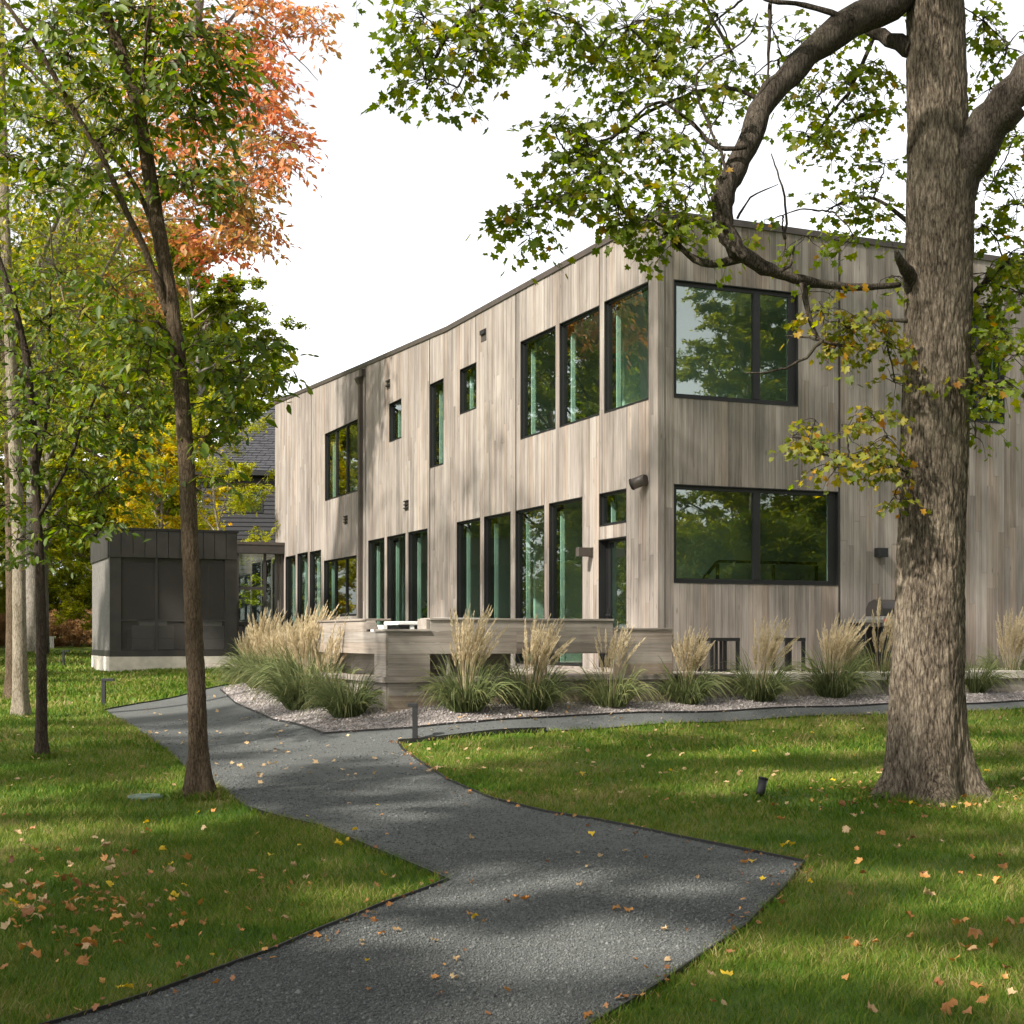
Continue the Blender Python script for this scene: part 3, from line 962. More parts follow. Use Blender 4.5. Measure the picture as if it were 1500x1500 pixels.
def window(face, rc, div, kind):
    a0, a1, z0, z1 = rc
    fw = .055 if kind != 'big' else .085
    e = .003
    name = 'door' if kind == 'door' else 'window'
    mb = MB()
    f0, f1 = (.03, .10) if kind != 'door' else (.13, .19)
    fbox(mb, face, a0 + e, a0 + fw, f0, f1, z0 + e, z1 - e)
    fbox(mb, face, a1 - fw, a1 - e, f0, f1, z0 + e, z1 - e)
    fbox(mb, face, a0 + fw, a1 - fw, f0, f1, z1 - fw, z1 - e)
    fbox(mb, face, a0 + fw, a1 - fw, f0, f1, z0 + e, z0 + fw)
    # dark metal reveal that lines the opening
    for (p, q, r_, s_) in ((a0 + .001, a0 + .016, z0, z1), (a1 - .016, a1 - .001, z0, z1)):
        fbox(mb, face, p, q, -.03, f0 - .001, r_ + .001, s_ - .001)
    fbox(mb, face, a0 + .017, a1 - .017, -.03, f0 - .001, z1 - .016, z1 - .001)
    fbox(mb, face, a0 + .017, a1 - .017, -.034, f0 - .001, z0 + .001, z0 + .02)
    w = mb.build(name, M['frame'], HOUSE)
    ed = [a0 + fw] + [a0 + (a1 - a0) * k for k in div] + [a1 - fw]
    mw = .045 if kind != 'big' else .07
    for k in range(1, len(ed) - 1):
        m = MB(); fbox(m, face, ed[k] - mw, ed[k] + mw, f0 - .012, f1 + .002, z0 + fw + .001, z1 - fw - .001)
        m.build('mullion', M['frame'], w)
    for k in range(len(ed) - 1):
        p = ed[k] + (mw + .001 if k else .001); q = ed[k + 1] - (mw + .001 if k < len(ed) - 2 else .001)
        m = MB(); fbox(m, face, p, q, f0 + .025, f0 + .045, z0 + fw + .001, z1 - fw - .001)
        m.build('pane', M['glass'], w)
    if kind == 'big':                                 # opening sash at the right has a thicker frame
        m = MB(); q = ed[-1]
        fbox(m, face, q - .10, q - .001, f0 + .0, f0 + .022, z0 + fw + .001, z1 - fw - .001)
        m.build('sash', M['frame'], w)
    # plaster return inside
    m = MB()
    fbox(m, face, a1 + .002, a1 + .03, TH + .001, TH + .05, z0, z1)
    if face == 'L': fbox(m, face, a1 - .05, a1 - .004, .22, TH, z0 + .01, z1 - .15)
    m.build('inner_return', M['wallwhite'], w)
    if kind == 'door':
        s = MB()
        fbox(s, face, a0 + fw + .001, a0 + fw + .10, f0 + .01, f1 - .005, z0 + fw + .001, z1 - fw - .001)
        fbox(s, face, a1 - fw - .10, a1 - fw - .001, f0 + .01, f1 - .005, z0 + fw + .001, z1 - fw - .001)
        s.build('door_stile', M['frame'], w)
        hd = MB(); zc = ZF + 1.02
        hd.bar((f0 - .02, a1 - fw - .05, zc), (f0 + .02, a1 - fw - .05, zc), .03)
        hd.bar((f0 - .05, a1 - fw - .04, zc), (f0 - .05, a1 - fw - .24, zc), .024)
        hd.bar((f0 + .005, a1 - fw - .05, zc - .12), (f0 + .005, a1 - fw - .05, zc + .12), .035)
        hd.build('handle', M['black'], w)
    return w


for k, rc, dv in WL: window('L', rc, dv, k)
for k, rc, dv in WR: window('R', rc, dv, k)

# downspout with its collector box
s0, zt = on_left(535.6, 549); s1, _ = on_left(527.2, 549)
sm, hw = (s0 + s1) / 2, .085
mb = MB(); mb.box(-.125, -.03, sm - hw, sm + hw, ZF - .1, zt - .25)
dsp = mb.build('downspout', M['bronze'], HOUSE)
mb = MB()
mb.hexa([(-.125, sm - hw, zt - .249), (-.03, sm - hw, zt - .249), (-.03, sm + hw, zt - .249), (-.125, sm + hw, zt - .249),
         (-.20, sm - .15, zt - .08), (-.03, sm - .15, zt - .08), (-.03, sm + .15, zt - .08), (-.20, sm + .15, zt - .08)])
mb.box(-.20, -.03, sm - .15, sm + .15, zt - .079, zt - .04)
mb.box(-.12, -.03, sm - .26, sm - .03, zt - .038, zt + .17)
mb.build('collector_box', M['bronze'], dsp)
for zz in (E + 4.3, E + 1.2):
    MB().box(-.131, -.029, sm - hw - .006, sm + hw + .006, zz, zz + .03).build('strap', M['bronze'], dsp)
# vents
for (ua, ub, va, vb, n) in ((568.3, 573, 557.5, 570, 2), (706.5, 714, 484, 500, 1), (506, 510.5, 756, 768, 3), (594.5, 600.3, 733.5, 748, 3)):
    sb, z1 = on_left(ua, va); sa_, _ = on_left(ub, va); _, z0 = on_left((ua + ub) / 2, vb)
    mb = MB()
    mb.box(-.034, -.024, sa_, sb, z0, z1)
    o = mb.build('wall_vent', M['bronze'], HOUSE)
    for j in range(n):
        zz = z0 + (z1 - z0) * (j + .1) / n
        MB().box(-.075, -.0345, sa_ + .015, sb - .015, zz + (z1 - z0) * .45 / n, zz + (z1 - z0) * .8 / n).build('vent_hood', M['black'], o)
# lights on the walls: things of their own


def house_thing(name, label, cat, t, s, z, group=None):
    x, y = to_world(t, s)
    return empty(name, (x, y, z), ANG, label, cat, group)


s_, z_ = on_left(868.5, 809)
lt = house_thing('wall_sconce', 'dark box sconce on the left wall between the tall windows and the black door', 'wall light', -.025, s_, z_)
MB().box(-.035, 0, -.07, .07, -.09, .09).build('back_plate', M['bronze'], lt)
MB().box(-.31, -.036, -.065, .065, -.085, .085).build('shade', M['bronze'], lt, .006)
t_, z_ = on_right(1285, 810)
lt = house_thing('wall_sconce', 'small black box sconce on the right wall beside the big maple trunk', 'wall light', t_, -.025, z_)
MB().box(-.06, .06, -.03, 0, -.08, .08).build('back_plate', M['black'], lt)
MB().box(-.11, .11, -.17, -.031, -.085, .085).build('shade', M['black'], lt, .006)
s_, z_ = on_left(948, 707)
lt = house_thing('bullet_floodlight', 'dark cylindrical floodlight high on the wall near the house corner', 'wall light', -.025, s_, z_)
MB().tube([(0, 0, .02), (-.03, 0, .02)], .085, 16).build('back_plate', M['bronze'], lt)
MB().tube([(-.031, 0, .02), (-.09, 0, .02)], .03, 10).build('arm', M['bronze'], lt)
MB().tube([(-.05, -.10, .05), (-.06, -.08, .045), (-.22, .10, -.03)], [.085, .10, .10], 20).build('barrel', M['bronze'], lt)
MB().tube([(-.217, .097, -.0288), (-.232, .114, -.036)], [.106, .106], 20).build('rim', M['black'], lt)

# behind the glass: stair rail, pots
st = house_thing('stair_railing', 'black metal stair railing seen behind the large ground floor window', 'railing', 1.2, 1.6, ZF)
MB().bar((.1, 0, 1.1), (.95, 0, 2.05), .05).bar((.95, 0, 2.05), (3.2, 0, 2.05), .05).build('rail', M['black'], st)
for x, h in ((.12, 1.1), (.95, 2.0), (2.2, 2.0), (3.2, 2.0)): MB().bar((x, 0, 0), (x, 0, h), .05).build('post', M['black'], st)
for k in range(4): MB().bar((.95, 0, .5 + k * .35), (3.2, 0, .5 + k * .35), .02).build('bar', M['black'], st)


def potted(label, t, s, z, sc_):
    p = house_thing('potted_plant', label, 'plant', t, s, z)
    MB().tube([(0, 0, 0), (0, 0, .02), (0, 0, .3)], [.10, .11, .15], 14).build('pot', M['terracotta'], p)
    V, Fc = [], []
    for k in range(150):
        d = Vector((rng.normal(), rng.normal(), rng.normal() * 1.3)).normalized() * rng.uniform(.05, .28)
        c = Vector((0, 0, .58)) + d
        a = Vector((rng.normal(), rng.normal(), rng.normal())).normalized() * .07; b = a.cross(Vector((rng.normal(), rng.normal(), 1))).normalized() * .03
        i = len(V); V += [c - a, c + b, c + a, c - b]; Fc.append((i, i + 1, i + 2, i + 3))
    place('foliage', fast_mesh('plant_foliage', [tuple(v) for v in V], Fc), M['leaf_dark'], p)
    MB().tube([(0, 0, .25), (0, 0, .6)], .015, 6).build('stem', M['bark_brown'], p)
    p.scale = (sc_,) * 3


s_, z_ = on_left(806, 632)
potted('small round plant in a terracotta pot on the sill of an upper window', TH + .35, s_ + .25, E + 3.56 + .62, .9)
MB().box(TH + .1, TH + .6, s_ - .1, s_ + .7, E + 3.552, E + 3.56 + .61).build('window_bench', M['wallwhite'], HOUSE)
potted('tall leafy pot plant behind the middle of the three ground floor windows', TH + .6, on_left(585, 850)[0] + .2, ZF, 1.9)

# ------------------------------------------------------------------ deck with its plank bench walls
DT0, DT1, DS = -5.70, -.92, -2.13
DECK = house_thing('deck_bench_wall', 'raised wooden deck edged by low walls of wide horizontal planks', 'deck', 0, 0, 0)
DECK.location.z = 0


def dplank(x0, x1, y0, y1, z0, z1, mat='deckwood'):
    MB().box(x0, x1, y0, y1, z0 + .0008, z1 - .0008).build('plank', M[mat], DECK, .003)


# floor boards (end at the rim)
yy = DS + .06
k = 0
while yy < -.05:
    MB().box(DT0 + .06, DT1 + 1.2, yy, yy + .134, ZF - .03, ZF - .001 + (k % 3) * .0015).build('floor_board', M['deckwood'], DECK)
    yy += .14; k += 1
MB().box(DT0 + .1, -.06, -.045, 11.6, ZF - .05, ZF - .006).build('deck_floor', M['deckwood'], DECK)
MB().box(DT0 - .05, DT1 + .0, DS - .05, DS + .055, ZF - .075, ZF + .008).build('rim_board', M['deckwood'], DECK, .006)
MB().box(DT0 - .05, DT0 + .055, DS + .056, 7.0, ZF - .075, ZF + .008).build('rim_board', M['deckside'], DECK, .006)
zg = E - 1.25
for a in range(3):                                    # skirt below the rim
    z1 = ZF - .078 - a * .19
    dplank(DT0 + .03, DT1, DS + .01, DS + .045, z1 - .19, z1)
    dplank(DT0 + .01, DT0 + .04, DS + .046, 7, z1 - .19, z1, 'deckside')
ZT = E + .268                                         # top of the long bench back
ZO = E - .235                                         # underside of the bench wall
xc = on_right(630, 940)                               # only to size the corner pier
PIER = DT0 + .85
hs3 = (ZT - ZO) / 3


def px_t(u, s=DS):                                    # t of a pixel column on the deck front plane
    a = (u - 750) / F
    y = (s - HC[0] * sa + HC[1] * ca) / (-a * sa + ca)
    return float(to_local(a * y, y)[0])


TA, TB, TC, TD = px_t(565), px_t(630), px_t(898), px_t(985)
DT0 = TA
for k in range(3):                                    # long wall, three planks high, lower top over the corner pier
    z0, z1 = ZO + k * hs3, ZO + (k + 1) * hs3
    if k < 2:
        dplank(TA + .04, TB + 1.4, DS, DS + .045, z0, z1); dplank(TB + 1.402, TC, DS, DS + .045, z0, z1)
    else:
        dplank(TB - .004, TB + 2.2, DS, DS + .045, z0, z1); dplank(TB + 2.202, TC, DS, DS + .045, z0, z1)
MB().box(TB - .01, TC + .012, DS - .02, DS + .42, ZT, ZT + .035).build('bench_cap', M['deckwood'], DECK, .005)
MB().box(TA - .03, TB - .012, DS - .03, DS + .50, ZT - hs3, ZT - hs3 + .034).build('bench_cap', M['deckwood'], DECK, .005)
MB().box(TB - .06, TB - .012, DS + .002, DS + .4, ZT - hs3 + .035, ZT + .02).build('bench_end', M['deckwood'], DECK, .005)
for k in range(2):                                    # pier under the corner
    z0 = ZF + .01 + k * (ZO - ZF - .01) / 2; z1 = z0 + (ZO - ZF - .01) / 2
    dplank(TA + .04, TB, DS, DS + .045, z0, z1)
    dplank(TA, TA + .038, DS, DS + .55, z0, z1, 'deckside')
for k in range(3):                                    # side wall going back toward the house
    z0, z1 = ZO + k * hs3, ZO + (k + 1) * hs3
    if k == 2: dplank(TA, TA + .038, DS + .95, DS + 4.0, z0, z1, 'deckside')
    else: dplank(TA, TA + .038, DS, DS + 4.0, z0, z1, 'deckside')
mb = MB()                                             # sloping arm at the end of the side wall
mb.hexa([(TA + .001, DS + .45, ZT - hs3 + .036), (TA + .039, DS + .45, ZT - hs3 + .036), (TA + .039, DS + .948, ZT - hs3 + .036), (TA + .001, DS + .948, ZT - hs3 + .036),
         (TA + .001, DS + .62, ZT), (TA + .039, DS + .62, ZT), (TA + .039, DS + .948, ZT), (TA + .001, DS + .948, ZT)])
mb.build('bench_arm', M['deckside'], DECK)
MB().box(TA - .02, TA + .4, DS + .95, DS + 4.0, ZT + .001, ZT + .034).build('bench_cap', M['deckside'], DECK, .005)
MB().box(TA + .06, TB + 1.5, DS + .50, DS + .54, ZF + .01, ZO).build('bench_backing', M['deckwood'], DECK)
MB().box(TB + .3, TC - 1.6, DS + .06, DS + .48, ZO + .02, ZO + .06).build('bench_seat', M['deckwood'], DECK)
MB().box(TB + .3, TB + .34, DS + .06, DS + .49, ZF + .01, ZO + .018).build('bench_end', M['deckside'], DECK)
MB().box(TB + 1.9, TB + 1.94, DS + .06, DS + .49, ZF + .01, ZO + .018).build('bench_end', M['deckside'], DECK)
MB().box(TA + .46, TA + .50, DS + .56, 6.0, ZF + .01, ZT - hs3).build('bench_backing', M['deckside'], DECK)  # added backing that blocks the bright gap between side planks and pier
# lower wall at the right end, one step down, down to the rim
zt2 = E + .135
hh = (zt2 - ZF) / 4
for k in range(4): dplank(TC + .014, TD, DS, DS + .045, ZF + .009 + k * hh * .985, ZF + .009 + (k + 1) * hh * .985)
MB().box(TC + .013, TD + .015, DS - .02, DS + .40, zt2 + .001, zt2 + .03).build('bench_cap', M['deckwood'], DECK, .005)
for k in range(4): dplank(TD - .04, TD, DS + .046, DS + .4, ZF + .009 + k * hh * .985, ZF + .009 + (k + 1) * hh * .985, 'deckside')
for a in range(2):                                    # skirt under the low wall
    z1 = ZF - .078 - a * .19
    dplank(DT1 + .002, TD, DS + .012, DS + .045, z1 - .19, z1)
MB().box(DT1 + .002, TD, DS - .05, DS + .055, ZF - .075, ZF + .008).build('rim_board', M['deckwood'], DECK, .006)

# patio slab along the right wall
PAT = house_thing('patio_slab', 'pale concrete patio strip along the right wall behind the grasses', 'patio', 0, 0, 0)
PAT.location.z = 0
for k in range(9):
    MB().box(TD + .02 + k * 1.4, TD + .02 + k * 1.4 + 1.392, -1.95, -.03, ZF - .14, ZF + .0).build('slab', M['concrete'], PAT, .01)
for k in range(9):
    MB().box(TD + .02 + k * 1.4, TD + .02 + k * 1.4 + 1.392, -1.90, -1.80, ZF - .5, ZF - .142).build('plinth', M['deckwood'], PAT)


# black metal chairs on the patio
def metal_chair(label, u0, u1, s):
    t0, t1 = px_t(u0, s), px_t(u1, s)
    w = t1 - t0; h = .53
    c = house_thing('patio_stool', label, 'stool', t0, s, ZF, 'black patio stools by the right wall')
    b = .065
    for (x, y) in ((b / 2, 0), (w - b / 2, 0), (b / 2, .42), (w - b / 2, .42)): MB().bar((x, y, 0), (x, y, h), b * .8, .05).build('leg', M['black'], c)
    for y in (0, .42): MB().bar((0, y, h + .03), (w, y, h + .03), .05, .058).build('top_rail', M['black'], c)
    MB().box(.02, w - .02, .03, .39, h + .002, h + .05).build('seat', M['black'], c)
    for x in (w * .42, w * .58): MB().bar((x, .2, 0), (x, .2, h), .04).build('post', M['black'], c)
    MB().bar((b, .2, .03), (w - b, .2, .03), .03).build('foot_rail', M['black'], c)


metal_chair('black metal stool between the two clumps of grass nearest the house corner', 1040, 1083, -.9)
metal_chair('narrow black metal stool between the second and third grass clumps from the deck', 1150, 1179, -.9)

# grill partly behind the trunk
tg = px_t(1264, -.85)
gr = house_thing('gas_grill', 'steel gas grill with red knobs half hidden behind the maple trunk', 'grill', tg, -.85, ZF)
MB().box(0, .45, 0, .55, .86, .93).build('side_shelf', M['steel'], gr, .01)
MB().box(.455, 1.25, .02, .55, .80, .98).build('control_panel', M['steel'], gr, .01)
for x in (.52, .68, .84, 1.0):
    MB().tube([(x, .02, .90), (x, -.03, .90)], .035, 14).build('knob', M['red'] if x in (.52, .84) else M['steel'], gr)
mb = MB(); prof = [(.02, .985), (.03, 1.12), (.12, 1.24), (.30, 1.29), (.46, 1.24), (.55, 1.12), (.55, .985)]
for a, b in zip(prof[:-1], prof[1:]):
    mb.hexa([(.47, a[0], .985), (1.23, a[0], .985), (1.23, b[0] + .001, .985), (.47, b[0] + .001, .985), (.47, a[0], a[1]), (1.23, a[0], a[1]), (1.23, b[0] + .001, b[1]), (.47, b[0] + .001, b[1])])
mb.build('lid', M['dark_metal'], gr)
MB().box(.46, 1.24, .05, .53, .08, .795).build('cabinet', M['black'], gr, .01)
for x in (.52, 1.18): MB().tube([(x, .29, .09), (x, .29, 0.0)], .04, 10).build('wheel', M['black'], gr)
MB().box(.02, .07, .03, .52, .10, .858).build('leg', M['black'], gr)

# white lounge furniture on the deck
def px_ts(u, s): return px_t(u, s)


sA = .3
c = house_thing('lounge_chair', 'white low lounge chair with dark slings on the deck behind the bench corner', 'lounge chair', px_t(583, sA), sA, ZF)
MB().box(0, .98, 0, .75, .80, .86).build('back_top', M['white'], c, .01)
for x in (-.25, .22, .97): MB().box(x, x + .07, .02, .7, .02, .798).build('leg', M['white'], c)
MB().box(-.17, .21, .05, .65, .50, .78).build('sling', M['black'], c); MB().box(.30, .96, .05, .65, .50, .78).build('sling', M['black'], c)
c = house_thing('side_table', 'low white table top showing over the long bench wall', 'table', px_t(637, .2), .2, ZF)
MB().box(0, .9, 0, .6, .88, .92).build('table_top', M['white'], c, .01)
for x in (.05, .8):
    for y in (.05, .5): MB().box(x, x + .05, y, y + .05, 0, .878).build('leg', M['white'], c)

# ------------------------------------------------------------------ screened porch and link
def plane_pt(u, v, t=None, s=None):
    a, c_ = (u - 750) / F, (VH - v) / F
    if s is not None: y = (s - HC[0] * sa + HC[1] * ca) / (-a * sa + ca)
    else: y = (t + HC[0] * ca + HC[1] * sa) / (a * ca + sa)
    tt, s2 = to_local(a * y, y)
    return float(tt), float(s2), E + c_ * y


y0 = 43.0
tP, sP = [float(q) for q in to_local((161 - 750) / F * y0, y0)]
tQ = plane_pt(347, 800, s=sP)[0]
sB = plane_pt(135, 800, t=tP)[1]
ZPF = E + (VH - 956) / F * y0
ZPS = E + (VH - 816) / F * y0
ZPT = E + (VH - 774) / F * y0
ZPB = ZPF - .55
PORCH = house_thing('screened_porch', 'dark screened porch with metal panel fascia on a pale concrete base', 'porch', tP, sP, 0)
PORCH.location.z = 0
W, D = tQ - tP, sB - sP
MB().box(-.02, W, -.02, D, ZPB, ZPF - .12).build('base', M['concrete'], PORCH)
MB().box(.05, W - .05, .05, D - .05, ZPF - .118, ZPF - .02).build('floor', M['floorwood'], PORCH)
MB().box(-.03, W + .02, -.03, D + .02, ZPS + .05, ZPS + .14).build('soffit', M['dark_metal'], PORCH)
MB().box(.08, W - .08, .08, D - .08, ZPS + .141, ZPT - .05).build('roof', M['dark_metal'], PORCH)
n = 11
for k in range(n):
    x = k * (W + .04) / n - .03
    MB().box(x + .008, x + (W + .04) / n - .008, -.05, .07, ZPS, ZPT - .04).build('fascia_panel', M['dark_metal'], PORCH, .006)
for k in range(5):
    y = .075 + k * (D - .07) / 5
    MB().box(-.05, .07, y + .008, y + (D - .07) / 5 - .008, ZPS, ZPT - .04).build('fascia_panel', M['dark_metal'], PORCH, .006)
MB().box(-.075, W + .04, -.075, D + .02, ZPT - .038, ZPT + .03).build('coping', M['black'], PORCH)
MB().box(-.012, W, -.012, D, ZPF - .119, ZPF + .06).box(0, 0.001, 0, 0.001, ZPF, ZPF + .001).build('sill', M['dark_metal'], PORCH)
for (x0, x1) in ((0, .32), (W - .36, W)): MB().box(x0, x1, 0, .10, ZPF + .061, ZPS + .049).build('post', M['dark_metal'], PORCH)
for x in (W * .36, W * .68): MB().box(x - .035, x + .035, .02, .09, ZPF + .061, ZPS + .049).build('mullion', M['dark_metal'], PORCH)
MB().box(.321, W - .361, .025, .085, ZPF + .92, ZPF + .97).build('mid_rail', M['dark_metal'], PORCH)
for a, b in ((.325, W * .36 - .04), (W * .36 + .04, W * .68 - .04), (W * .68 + .04, W - .365)):
    MB().box(a, b, .05, .056, ZPF + .065, ZPS + .045).build('screen', M['screen'], PORCH)
for k in range(9):                                    # the lit side is boarded
    y = .11 + k * (D - .11) / 9
    MB().box(0, .05, y + .004, y + (D - .11) / 9 - .004, ZPF + .061, ZPS + .049).build('side_board', M['greyboard'], PORCH)
MB().box(W - .06, W - .01, .11, D, ZPF + .061, ZPS + .049).build('inner_wall', M['dark_metal'], PORCH)
MB().box(.06, W - .07, D - .06, D - .01, ZPF + .061, ZPS + .049).build('inner_wall', M['dark_metal'], PORCH)


def sofa(label, x, y, w):
    c = empty('outdoor_sofa', (0, 0, 0), 0, label, 'sofa', 'sofas in the screened porch')
    wx, wy = to_world(tP + x, sP + y); c.location = (wx, wy, ZPF - .02); c.rotation_euler = (0, 0, ANG)
    MB().box(0, w, 0, .85, .10, .42).build('base', M['sofa'], c, .02)
    MB().box(0, w, -.002, .16, .421, .82).build('back', M['sofa'], c, .02)
    MB().box(0, .16, .161, .85, .421, .66).build('arm', M['sofa'], c, .02)
    MB().box(w - .16, w, .161, .85, .421, .66).build('arm', M['sofa'], c, .02)
    MB().box(.17, w - .17, .18, .84, .422, .56).build('seat_cushion', M['cushion'], c, .03)
    MB().box(.2, w - .2, .04, .3, .70, .98).build('back_cushion', M['cushion'], c, .04)


sofa('wide woven sofa with pale cushions behind the left porch screen', .7, .5, 1.25)
sofa('second woven sofa with pale cushions behind the porch screen, beside the slim tree trunk', 2.5, .5, 1.1)

# link between the porch and the house
tK = plane_pt(418, 800, t=0)[1]
sK = on_left(417, 800)[0]
tL = plane_pt(346, 800, s=sK)[0]
yl = (to_world(0, sK))[1]
ZLT, ZLB = E + (VH - 797) / F * yl, E + (VH - 812) / F * yl
LINK = house_thing('glazed_link', 'low flat-roofed link with a screen door joining porch and house', 'link', tL, sK, 0)
LINK.location.z = 0
LW = 0 - tL
MB().box(-.05, LW - .03, -.12, 2.2, ZLB, ZLT).build('roof', M['dark_metal'], LINK, .01)
MB().box(-.05, LW - .03, -.14, -.121, ZLT - .05, ZLT + .04).build('coping', M['bronze'], LINK)
zl0 = ZPF - .15
MB().box(-.05, LW - .03, -.1, 2.2, zl0 - .6, zl0).build('base', M['concrete'], LINK)
dw = LW * .62
for x0, x1 in ((0, .09), (dw - .09, dw), (dw + .30, dw + .38), (LW - .12, LW - .04)): MB().box(x0, x1, 0, .07, zl0 + .001, ZLB - .001).build('post', M['dark_metal'], LINK)
for z in (zl0 + 1.02, zl0 + 2.2): MB().box(.091, dw - .091, .01, .06, z, z + .10).build('rail', M['dark_metal'], LINK)
MB().box(.091, dw - .091, .02, .05, zl0 + .002, zl0 + .4).build('kick_panel', M['dark_metal'], LINK)
MB().box(.091, dw - .091, .03, .036, zl0 + .41, zl0 + 1.018).build('screen', M['screen'], LINK)
MB().box(.091, dw - .091, .03, .045, zl0 + 1.122, zl0 + 2.198).build('pane', M['glass'], LINK)
MB().box(.091, dw - .091, .03, .045, zl0 + 2.302, ZLB - .004).build('pane', M['glass'], LINK)
MB().box(dw + .002, dw + .298, .03, .045, zl0 + .01, ZLB - .004).build('pane', M['glass'], LINK)
MB().box(dw + .382, LW - .122, .03, .045, zl0 + .01, ZLB - .004).build('screen', M['screen'], LINK)
MB().box(dw + .382, LW - .04, 1.6, 1.66, zl0 + .001, ZLB - .001).build('inner_wall', M['bronze'], LINK)

# ------------------------------------------------------------------ dark house behind
yD = 60.0
xL, xR = (296 - 750) / F * yD, (470 - 750) / F * yD
zE, zRg = E + (VH - 690) / F * yD, E + (VH - 560) / F * yD
BH = empty('dark_house', (xL, yD, 0), ANG * .3, 'black-sided house with a dark shingle roof behind the porch link', 'house')
wB, dB = xR - xL, 9.0
zB0 = E - 1.2
MB().box(0, wB, 0, dB, zB0, zE).build('wall', M['core'], BH)
mb = MB()
z = zB0 + .002
wx0, wx1, wz0, wz1 = (339 - 296) / F * yD, (382 - 296) / F * yD, E + (VH - 748) / F * yD, E + (VH - 707) / F * yD
while z < zE - .1:                                    # lap boards, one by one but too thin to pick apart here
    for a, b in (((-.02, wx0 - .08), (wx1 + .08, wB + .02)) if wz0 - .2 < z < wz1 + .02 else ((-.02, wB + .02),)):
        mb.hexa([(a, -.045, z), (b, -.045, z), (b, -.002, z), (a, -.002, z), (a, -.018, z + .172), (b, -.018, z + .172), (b, -.002, z + .172), (a, -.002, z + .172)])
    z += .175
tag(mb.build('lap_board', M['darkwall'], BH), kind='stuff')
w = MB().box(wx0 - .07, wx1 + .07, -.05, -.003, wz0 - .07, wz0).box(wx0 - .07, wx1 + .07, -.05, -.003, wz1, wz1 + .07).box(wx0 - .07, wx0, -.05, -.003, wz0, wz1).box(wx1, wx1 + .07, -.05, -.003, wz0, wz1).build('window', M['black'], BH)
MB().box(wx0 + .001, wx1 - .001, -.03, -.01, wz0 + .001, wz1 - .001).build('pane', M['glass'], w)
mb = MB(); ov = .35
hip = wB * .62
mb.v = [(-ov, -ov, zE), (wB + ov, -ov, zE), (wB + ov, dB + ov, zE), (-ov, dB + ov, zE), (hip, dB * .5, zRg), (wB + ov, dB * .5, zRg)]
mb.f = [(0, 1, 5, 4), (1, 2, 5), (2, 3, 4, 5), (3, 0, 4), (3, 2, 1, 0)]; mb.sm = [False] * 5
rf = mb.build('roof', M['shingle'], BH)
MB().box(-ov - .02, wB + ov, -ov - .04, -ov + .06, zE - .18, zE - .004).build('gutter', M['black'], BH)
mb = MB()                                             # courses of shingles laid on the front slope
A0, B0, C0, D0 = Vector((-ov, -ov, zE)), Vector((wB + ov, -ov, zE)), Vector((wB + ov, dB * .5, zRg)), Vector((hip, dB * .5, zRg))
nr = 30
nrm = (B0 - A0).cross(D0 - A0).normalized()
for i in range(nr):
    f0, f1 = i / nr, (i + 1.15) / nr
    l0, r0, l1, r1 = A0.lerp(D0, f0), B0.lerp(C0, f0), A0.lerp(D0, min(1, f1)), B0.lerp(C0, min(1, f1))
    m_ = max(4, int((r0 - l0).length / .5)); sh = .5 * (i % 2) / m_
    for j in range(m_):
        a, b = min(1, j / m_ + sh), min(1, (j + .95) / m_ + sh)
        if b - a < .001: continue
        up = nrm * (.03 + .02 * rnd.random()); lo_ = nrm * .006
        mb.hexa([l0.lerp(r0, a) + lo_, l0.lerp(r0, b) + lo_, l1.lerp(r1, b) + lo_, l1.lerp(r1, a) + lo_,
                 l0.lerp(r0, a) + up, l0.lerp(r0, b) + up, l1.lerp(r1, b) + nrm * .012, l1.lerp(r1, a) + nrm * .012])
tag(mb.build('shingle', M['shingle'], rf), kind='stuff')

# ================================================================== vegetation
def star_maple():
    half = [(0, 1.0), (12, .80), (22, .60), (44, .92), (58, .74), (74, .55), (102, .76), (138, .46), (176, .20)]
    P = [(r * math.sin(R(a)), r * math.cos(R(a))) for a, r in half]
    P += [(-x, y) for x, y in P[-1:0:-1]]
    V = [(0, 0, -.05)] + [(x * .92, y, .22 * x * x - .22 * max(0, y - .3) ** 1.5) for x, y in P]
    n = len(P)
    return np.array(V), np.array([(0, 1 + (i + 1) % n, 1 + i) for i in range(n)])


LEAF = {
    'maple': star_maple(),
    'ovate': (np.array([(0, -.9, 0), (.38, -.35, .09), (.36, .3, .07), (0, 1, -.12), (-.36, .3, .07), (-.38, -.35, .09)]),
              np.array([(0, 1, 2), (0, 2, 3), (0, 3, 4), (0, 4, 5)])),
    'rhomb': (np.array([(0, -.9, 0), (.42, .05, .10), (0, 1, -.05), (-.42, .05, .10)]), np.array([(0, 1, 2), (0, 2, 3)])),
}


def unitv(a): return a / (np.linalg.norm(a, axis=-1, keepdims=True) + 1e-9)


def leaf_frames(nrm, tip):
    nrm = unitv(nrm); tip = unitv(tip - nrm * (tip * nrm).sum(-1, keepdims=True))
    return np.cross(tip, nrm), tip, nrm


def leaves_mesh(name, c, nrm, tip, size, kind, tone=None):
    T, Fc = LEAF[kind]
    sd_, tp, nm = leaf_frames(nrm, tip)
    n = len(c)
    v = c[:, None] + size[:, None, None] * (T[None, :, 0:1] * sd_[:, None] + T[None, :, 1:2] * tp[:, None] + T[None, :, 2:3] * nm[:, None])
    f = (np.arange(n)[:, None, None] * len(T) + Fc[None]).reshape(-1, 3)
    return fast_mesh(name, v.reshape(-1, 3), f, None if tone is None else np.repeat(tone, len(Fc)))


